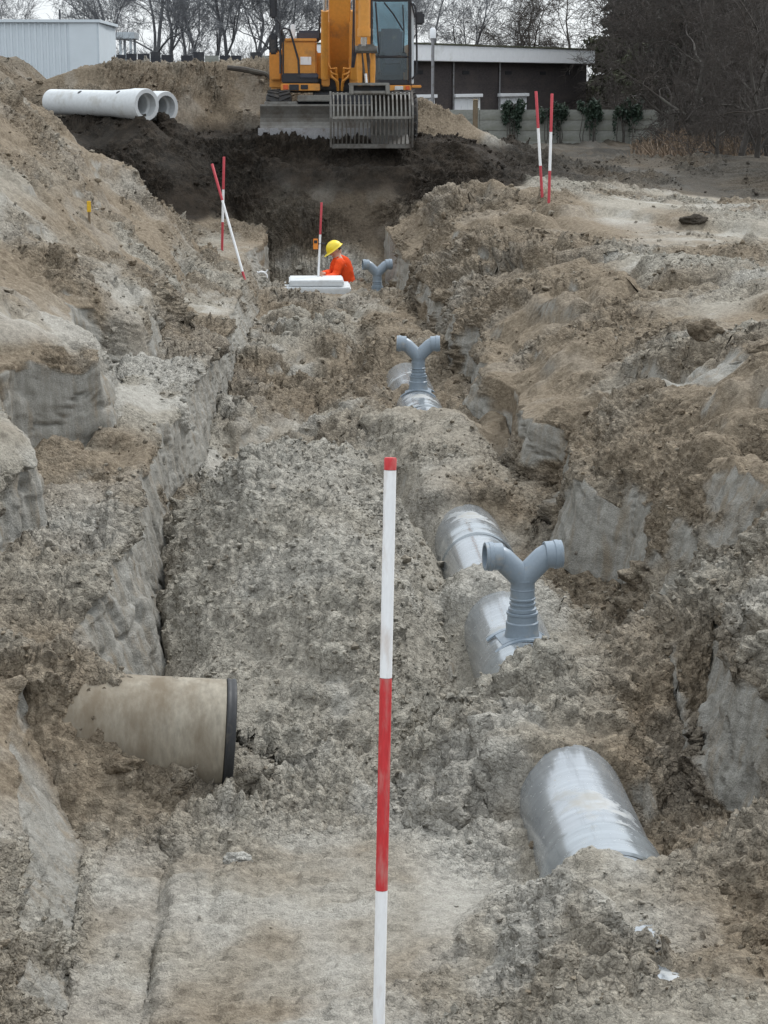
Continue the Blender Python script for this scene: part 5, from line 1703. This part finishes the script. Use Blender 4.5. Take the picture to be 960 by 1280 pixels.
    for sx in (-0.2, 0.2):
        MB().box((s_.x + sx, yc - Yb + 0.45, zc0 + 0.42), (0.1, 0.3, 0.35)).build('console', M['black'], cb, bevel=0.02)
    sl2 = P_('cab_sill', [(470, 106.5, 514, 113.5, 37.9, 0.5), (514.2, 106.5, 527, 110, 37.95, 0.4)], 'orange', t, 0.012)
    P_('headlight', [(493.5, 107.5, 504, 112.5, 37.88, 0.05)], 'lamp', sl2, 0.008)
    P_('indicator', [(507, 107.5, 512, 112.5, 37.88, 0.05)], 'amber', sl2, 0.006)
    # mirrors and rails
    for (x0, y0_, x1, y1_, Y_, arm) in ((336.5, 42, 347, 68, 38.2, [(347, 60), (352, 70), (354, 84)]), (337, -12, 346, 23, 38.2, [(346, 24), (350, 30), (351, 44)]), (519.5, 15, 530.5, 31, 37.9, [(519, 22), (516, 10), (514, 3)])):
        mi = P_('mirror', [(x0, y0_, x1, y1_, Y_, 0.09)], 'black', t, 0.03)
        MB().tube([L(ax, ay, Y_ + 0.05) for ax, ay in arm], 0.016, 6).build('mirror_arm', M['black'], mi, smooth=True)
    MB().tube([L(350.5, 92, 38.0), L(350.5, 38, 38.0), L(355, 35, 38.0), L(362, 37, 38.0), L(366, 50, 38.0), L(373, 75, 38.0), L(374, 94, 38.0)], 0.02, 8).build('handrail', M['black'], t, smooth=True)
    MB().tube([L(354, 92, 38.02), L(354, 46, 38.02), L(351, 38, 38.02)], 0.016, 8).build('handrail', M['black'], t, smooth=True)
    MB().tube([L(516, 4, 37.95), L(520, 10, 37.95), L(521, 60, 37.95), L(521, 92, 37.95), L(515, 99, 37.95)], 0.018, 8).build('handrail', M['black'], t, smooth=True)
    MB().tube([L(399, 48, 38.1), L(399.5, 20, 38.1), L(402, 18, 38.1)], 0.018, 8).build('work_light_arm', M['black'], t, smooth=True)


make_excavator()


# ------------------------------------------------------------------ single lumps and a branch
def make_lump(px_, py_, Y_, size, label, cols, seed, flat=0.6):
    p = foot(px_, py_, Y_, 0.03)
    g = random.Random(seed)
    bm = bmesh.new()
    bmesh.ops.create_icosphere(bm, subdivisions=4, radius=1)
    co = np.array([v.co[:] for v in bm.verts])
    k = 1 + 0.5 * fbm(co[:, 0] * 1.1 + seed, co[:, 1] * 1.1, co[:, 2] * 1.1, 3) - 0.25 * np.abs(noise(co[:, 0] * 3, co[:, 1] * 3 + seed, co[:, 2] * 3))
    for v, kk in zip(bm.verts, k):
        v.co = Vector((v.co.x * size[0] * kk, v.co.y * size[1] * kk, v.co.z * size[2] * kk))
    for f in bm.faces:
        f.smooth = True
    me = bpy.data.meshes.new('soil_lump'); bm.to_mesh(me); bm.free()
    n = len(me.vertices)
    soil_attr(me, np.tile(np.array(cols, np.float32), (n, 1)))
    a_ = me.attributes.new('crumb', 'FLOAT', 'POINT')
    a_.data.foreach_set('value', np.full(n, 0.6, np.float32))
    me.materials.append(M['soil'])
    tag(put('soil_lump', me, None, (p.x, p.y, p.z + size[2] * 0.25)), label, 'soil lump', 'larger lumps of soil')


make_lump(677, 1062, 6.6, (0.055, 0.05, 0.045), 'brown lump of soil resting against the near end of the nearest grey pipe', (1, 0, 0, 0), 3)
make_lump(297, 1075, 6.6, (0.062, 0.045, 0.026), 'flat pale lump lying on the smooth track left of the near rod', (0.4, 0, 0, 0.9), 5)
make_lump(866, 277, 16, (0.20, 0.12, 0.075), 'dark flat lump of topsoil lying on the right plateau', (0.6, 0, 0.85, 0), 7)
make_lump(880, 420, 12, (0.13, 0.10, 0.10), 'brown rounded lump sitting on the edge of the right plateau', (1, 0, 0.25, 0), 9)
make_lump(150, 962, 6.6, (0.10, 0.06, 0.055), 'brown lump lying under the left end of the wide stained pipe', (1, 0, 0.1, 0), 11)

_p = foot(312, 92, 34)
_t = thing('dead_branch', 'broken dead branch lying on the sandy embankment left of the excavator', 'branch', _p)
MB().tube([(-0.45, -0.05, 0.12), (-0.1, -0.08, 0.08), (0.3, -0.06, 0.0), (0.5, -0.1, -0.05)], [0.05, 0.06, 0.05, 0.03], 8).build('limb', M['bark'], _t, smooth=True)
MB().tube([(0.35, -0.08, 0.0), (0.5, -0.12, -0.2), (0.58, -0.15, -0.38)], [0.045, 0.035, 0.02], 6).build('side_limb', M['bark'], _t, smooth=True)
